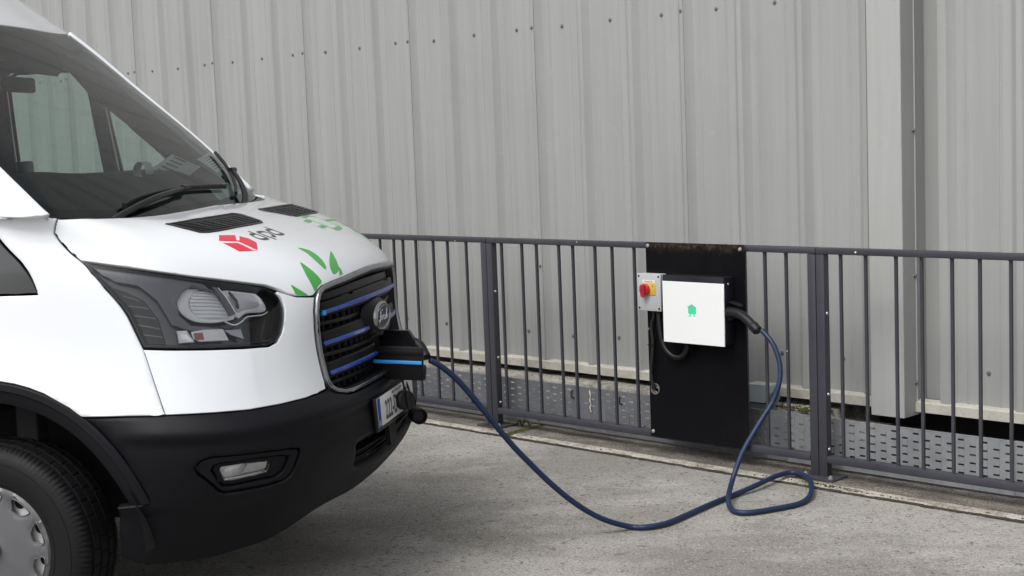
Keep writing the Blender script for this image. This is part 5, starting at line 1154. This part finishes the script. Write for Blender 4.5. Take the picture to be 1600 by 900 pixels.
# ---- wheels
def wheel(loc, steer, side):
    w_ = empty('wheel', loc, steer + (math.pi if side > 0 else 0), van)
    # tyre, outer face towards -y; local origin at the hub
    tw = .118; prof = [(.215, -.105), (.222, -.112), (.240, -.119), (.275, -.1235), (.305, -.121), (.325, -.114), (.338, -.104), (.3460, -.094)]
    gro = [-.066, -.024, .022, .064]; y = -.088; pr = list(prof) + [(.3500, -.085)]
    def rad(y): return .356 - .020 * (abs(y) / .1) ** 4
    for g in gro:
        pr += [(rad(g - .006), g - .0058), (rad(g) - .010, g - .0048), (rad(g) - .010, g + .0048), (rad(g + .006), g + .0058)]
    pr += [(.3500, .085), (.3460, .094), (.338, .104), (.325, .114), (.30, .121), (.26, .122), (.215, .105)]
    n = 360
    def mod(r, j, k):
        if j in (6, 7, 8): return r - (.0045 if k % 3 == 0 else 0) * (1 if j > 6 else .8)
        if 9 <= j <= 26 and r > .345: return r - (.0035 if (k + (j // 4) * 3) % 9 == 0 else 0)
        return r
    mb = MB(); mb.lathe(pr, n, 1, mod=mod); t = mb.build('tyre', M['tyre'], w_, 28)
    # ribs of raised lettering band on the side wall
    mb = MB(); mb.lathe([(.300, -.1215), (.3005, -.1235), (.303, -.1232), (.3035, -.121)], 90, 1); mb.lathe([(.236, -.118), (.237, -.1205), (.240, -.1205), (.2405, -.119)], 90, 1); mb.build('side_rib', M['tyre'], t, 60)
    # steel wheel
    mb = MB(); mb.lathe([(.216, -.100), (.212, -.085), (.205, -.03), (.195, .08), (.21, .10)], 72, 1); mb.lathe([(.208, -.084), (.190, -.070), (.150, -.074), (.09, -.085), (0, -.088)], 72, 1); sw = mb.build('steel_wheel', M['steel'], w_, 50)
    mb = MB()
    for k in range(10):
        a = 2 * math.pi * (k + .5) / 10 + .1; c, s_ = math.cos(a), math.sin(a); r0 = .176
        vv = [(r0 * c + .019 * math.cos(q), -.0555 - .0, r0 * s_ + .019 * math.sin(q)) for q in np.linspace(0, 2 * math.pi, 15)[:-1]]
        mb.add([(x, -.0755, z) for x, _, z in vv] + [(x, -.0, z) for x, _, z in vv], [tuple(range(14))] + [(i, (i + 1) % 14, 14 + (i + 1) % 14, 14 + i) for i in range(14)])
    mb.build('wheel_holes', M['darkvoid'], sw)
    # cover: dome with ten windows, five ribs
    ds = Dish(([0, .03, .034, .05, .12, .165, .185, .207, .217, .222], [.120, .120, .112, .108, .104, .100, .102, .112, .110, .098]))
    outer = [(.221 * math.cos(a), .221 * math.sin(a)) for a in np.linspace(0, 2 * math.pi, 97)[:-1]]
    hs = []
    for k in range(10):
        a0 = R(18) + k * R(36); sgn = 1 if k % 2 else -1
        def pp(r, da): return (r * math.cos(a0 + R(da)), r * math.sin(a0 + R(da)))
        hs.append([pp(.196, -11 + (2 if sgn < 0 else -1)), pp(.1975, -4), pp(.1975, 3), pp(.196, 11 - (2 if sgn > 0 else -1)), pp(.184, 12), pp(.163, 9.0), pp(.152, 6 + 3 * sgn * .4), pp(.149, 0), pp(.152, -6 + 3 * sgn * .4), pp(.163, -9.0), pp(.184, -12)])
    cv = panel('wheel_cover', ds, outer, M['hub'], w_, thick=.012, gap=0, bev=.0025, step=(.022, .022), holes=hs, wob=lambda u, v: .0025 * np.clip(np.cos(5 * (np.arctan2(v, u) - R(36))) * 6 - 4.6, 0, 1) * np.clip((np.hypot(u, v) - .045) * 30, 0, 1) * np.clip((.14 - np.hypot(u, v)) * 40, 0, 1))
    # turned edge round each window
    for h_ in hs:
        mb = MB(); P = [Vector((float(q[0]), float(q[1]), float(q[2]))) for q in ds.P(np.array([a for a, b in h_]), np.array([b for a, b in h_]), .0005)]; P = crom(P, 3, True); mb.tube(P + [P[0]], .0022, 6, False); mb.build('window_edge', M['hub'], cv, 180)
    mb = MB(); mb.lathe([(0, -.1245), (.026, -.1245), (.029, -.122), (.031, -.118)], 36, 1); cp = mb.build('centre_cap', M['hub'], cv, 50)
    mb = MB(); mb.lathe([(.022, -.1244), (.0226, -.1253), (.0235, -.1253), (.024, -.1244)], 36, 1); mb.build('cap_ring', M['hub'], cp, 50)
    return w_
def copy_tree(o, parent):
    c = o.copy(); COL.objects.link(c); c.parent = parent
    for ch in list(o.children): copy_tree(ch, c)
    return c
w0 = wheel((0, -.872, .352), R(-6), -1)
for loc, rz in (((0, .872, .352), math.pi - R(6)), ((-3.3, -.872, .352), 0), ((-3.3, .872, .352), math.pi)):
    c = copy_tree(w0, van); c.location = loc; c.rotation_euler = (0, 0, rz)
# ---- wipers on the glass
def onU(u, v, off=.0): p = U.P(float(u), float(v), off); return (float(p[0]), float(p[1]), float(p[2]))
def wiper(blade, arm):
    e = empty('wiper', (0, 0, 0), 0, van)
    P = crom([onU(u, v, .020) for u, v in blade], 8); mb = MB(); mb.tube(P, .0075, 8); mb.tube([p + Vector((.002, 0, -.008)) for p in P], .004, 6); mb.build('blade', M['rubber'], e, 60)
    A = crom([onU(u, v, o_) for u, v, o_ in arm], 8); mb = MB(); mb.tube(A, [.015 - .007 * i / (len(A) - 1) for i in range(len(A))], 8); mb.tube([A[-1] + Vector((0, -.02, 0)), A[-1] + Vector((0, .03, 0))], .012, 8); mb.build('arm', M['plastic2'], e, 60)
wiper([(2.05, .20), (1.7, .27), (1.1, .34), (.3, .37), (-.5, .36), (-1.19, .33)], [(2.5, .02, .012), (2.06, .12, .02), (1.38, .23, .035), (.78, .30, .035), (.35, .345, .030)])
wiper([(-2.75, .80), (-2.5, .62), (-2.15, .46), (-1.75, .32), (-1.35, .20)], [(-1.3, .03, .012), (-1.6, .14, .03), (-2.0, .34, .035), (-2.3, .50, .03)])
# black cowl strip between bonnet and glass
panel('cowl', L, [(-6.05, 7.70), (-4, 7.76), (-2, 7.80), (0, 7.86), (2, 7.80), (4, 7.76), (6.05, 7.70), (6.1, 7.995), (-6.1, 7.995)], M['plastic2'], van, off=-.012, thick=.02, gap=0, step=(.25, .1))
# sticker on the far lower corner of the glass, shade band at the top
stk = panel('sticker', U, [(-1.55, .83), (-2.2, .86), (-2.95, .86), (-2.55, .60), (-1.9, .58)], M['sticker'], wsc, off=-.006, thick=.001, gap=0, step=(.2, .1))
for k in range(6):
    v0 = .64 + .035 * k; panel('print', U, strip([(-2.65 - .04 * k, v0), (-2.35, v0 + .003), (-2.0, v0)], .007), M['paleink'], stk, off=-.0045, thick=.0005, gap=0)

# ================================================================== charging cable with both plugs
CP = [(1.1634, 6.869, 0.7136), (1.1998, 6.8252, 0.6667), (1.2205, 6.7972, 0.6127), (1.2297, 6.7737, 0.5467), (1.2191, 6.756, 0.4749), (1.186, 6.7467, 0.3936), (1.1365, 6.7257, 0.3273), (1.0798, 6.6976, 0.251), (1.0312, 6.6615, 0.1856), (0.9931, 6.6147, 0.1229), (0.9603, 6.5625, 0.0621), (0.9196, 6.3916, 0.038), (0.917, 6.322, 0.0125), (0.9307, 6.2477, 0.0125), (0.9821, 6.2235, 0.0125), (1.0857, 6.2625, 0.0125), (1.2105, 6.3328, 0.0125), (1.2745, 6.4122, 0.016), (1.3114, 6.508, 0.026), (1.3362, 6.6564, 0.034), (1.3283, 6.7785, 0.036), (1.2789, 6.8333, 0.036), (1.1927, 6.7749, 0.033), (1.0807, 6.644, 0.026), (0.9786, 6.5566, 0.0125), (0.8396, 6.3906, 0.0125), (0.7047, 6.2114, 0.0125), (0.61, 6.0986, 0.0125), (0.5246, 6.0545, 0.0125), (0.4587, 6.0693, 0.0125), (0.3625, 6.0223, 0.0535), (0.2819, 5.9829, 0.105), (0.203, 5.9443, 0.1718), (0.1258, 5.9065, 0.2509), (0.0501, 5.8695, 0.3393), (-0.0243, 5.8331, 0.4315), (-0.097, 5.7976, 0.5353), (-0.1685, 5.7626, 0.64), (-0.2276, 5.7337, 0.7188), (-0.2867, 5.7049, 0.779), (-0.3293, 5.684, 0.8091)]
cr = empty('charging_cable', (.934, 6.494, 0)); tag(cr, 'blue charging cable looped on the concrete between wall charger and van nose', 'cable')
org = Vector((.934, 6.494, 0)); P = crom([Vector(p) - org for p in CP], 10)
mb = MB(); mb.tube(P, .0118, 14); mb.build('cable', M['cable'], cr, 180)
# charger end: grip
h0 = [wpt(4.28, 5.70, .782), wpt(4.235, 5.685, .785), wpt(4.19, 5.675, .777), wpt(4.15, 5.668, .757), wpt(4.113, 5.663, .731), wpt(4.086, 5.660, .710)]
q = crom([p - org for p in h0], 6); rr = []
for i in range(len(q)):
    t = i / (len(q) - 1); rr.append(.029 if t < .12 else .0255 - .004 * math.sin((t - .12) * 3.2) * (1 if t < .8 else 0) - .004 * max(0, t - .6))
mb = MB(); mb.tube(q, rr, 18); gp = mb.build('plug', M['rubber'], cr, 60)
mb = MB(); mb.tube([q[-3], q[-1] + (q[-1] - q[-3]) * .35], [.0235, .0195], 16); mb.tube([q[-1] + (q[-1] - q[-3]) * .2, q[-1] + (q[-1] - q[-3]) * 1.1], [.0185, .0145], 14); mb.build('strain_relief', M['plastic2'], gp, 50)
mb = MB()
for k in range(6): a = q[8 + k * 2]; mb.tube([a + Vector((-.010, -.010, .019)), a + Vector((.010, .010, .019))], .0032, 6)
mb.build('grip_ridges', M['rubber'], gp, 60)
# van end: the gun sits behind the open flap
vw = lambda x, y, z: Vector((-1.57982, 5.80526, 0)) + Matrix.Rotation(R(-10.5), 3, 'Z') @ Vector((x, y, z)) - org
q = crom([vw(1.03, .17, .87), vw(1.09, .16, .872), vw(1.15, .145, .876), vw(1.20, .13, .868), vw(1.228, .115, .835), vw(1.238, .105, .822)], 6)
mb = MB(); mb.tube(q, [.028 - .010 * (i / (len(q) - 1)) for i in range(len(q))], 16); vp = mb.build('plug', M['rubber'], cr, 60)
mb = MB(); v0 = [vw(1.06, .12, .86), vw(1.06, .19, .86), vw(1.06, .17, .925), vw(1.06, .14, .925), vw(1.22, .10, .845), vw(1.22, .15, .845), vw(1.165, .15, .925), vw(1.165, .125, .925)]
mb.add(v0, [(0, 1, 2, 3), (4, 7, 6, 5), (0, 4, 5, 1), (1, 5, 6, 2), (2, 6, 7, 3), (3, 7, 4, 0)]); mb.build('plug_housing', M['plastic2'], vp)
# ================================================================== loose things behind the windscreen
VR = R(-10.5)
def vworld(x, y, z): return Matrix.Rotation(VR, 4, 'Z') @ Vector((x, y, z)) + Vector((-1.57982, 5.80526, 0))
def sheet_paper(name, loc, rz, w_, d_, label, cat, m=None, rows=0, lift=.0, big=False):
    e = empty(name, vworld(*loc), VR + rz); tag(e, label, cat)
    n = 8; v = []; f = []
    for i in range(n + 1):
        for j in range(3): v.append((d_ * (j / 2 - .5), w_ * (i / n - .5), .001 + lift * math.sin(i / n * math.pi) + .003 * (j == 0)))
    for i in range(n):
        for j in range(2): f.append((i * 3 + j, i * 3 + j + 1, (i + 1) * 3 + j + 1, (i + 1) * 3 + j))
    link('sheet', mesh(v, f, True), m or M['paper'], e)
    mb = MB()
    for r in range(rows):
        y = w_ * (-.40 + .8 * r / max(1, rows - 1)); mb.box(-d_ * .35, d_ * (.05 if big else .3), y - w_ * .03, y + w_ * .02, .0045 + lift, .0052 + lift)
    if rows: mb.build('print', M['ink'] if big else M['paleink'], e)
    return e
sheet_paper('paper_note', (.02, .66, 1.582), R(8), .26, .14, 'white printed card lying on the dashboard behind the windscreen', 'card', rows=5, big=True).rotation_euler = (R(14), R(24), VR + R(8))
sheet_paper('paper_slip', (.245, .62, 1.475), R(-15), .17, .10, 'pale slip of paper in the far lower corner of the windscreen', 'paper', M['sticker']).rotation_euler = (R(8), R(26), VR - R(15))
rl = empty('pale_band', vworld(.10, .14, 1.545), VR + R(-25)); tag(rl, 'open pale curved band standing on the dashboard', 'tape roll')  # open ring in pale paper colour on the dashboard
mb = MB(); v = []; f = []
for i in range(31):
    t = R(-20) + R(250) * i / 30; 
    for y, r in ((-.02, .038), (.02, .038), (.02, .0365), (-.02, .0365)): v.append((r * math.cos(t), y, .036 + r * math.sin(t)))
for i in range(30):
    for j in range(4): f.append((i * 4 + j, i * 4 + (j + 1) % 4, (i + 1) * 4 + (j + 1) % 4, (i + 1) * 4 + j))
mb.add(v, f); mb.build('band', M['paper'], rl, 40)
sc_ = empty('dash_screen', vworld(-.28, -.10, 1.555), VR + R(15)); tag(sc_, 'small dark rectangular screen standing at the back of the dashboard', 'screen')
mb = MB(); mb.box(-.012, .012, -.105, .105, 0, .085, .01); mb.build('case', M['plastic2'], sc_, 40)
mb = MB(); mb.box(-.0145, -.012, -.095, .095, .008, .077); mb.build('display', M['frit'], sc_)
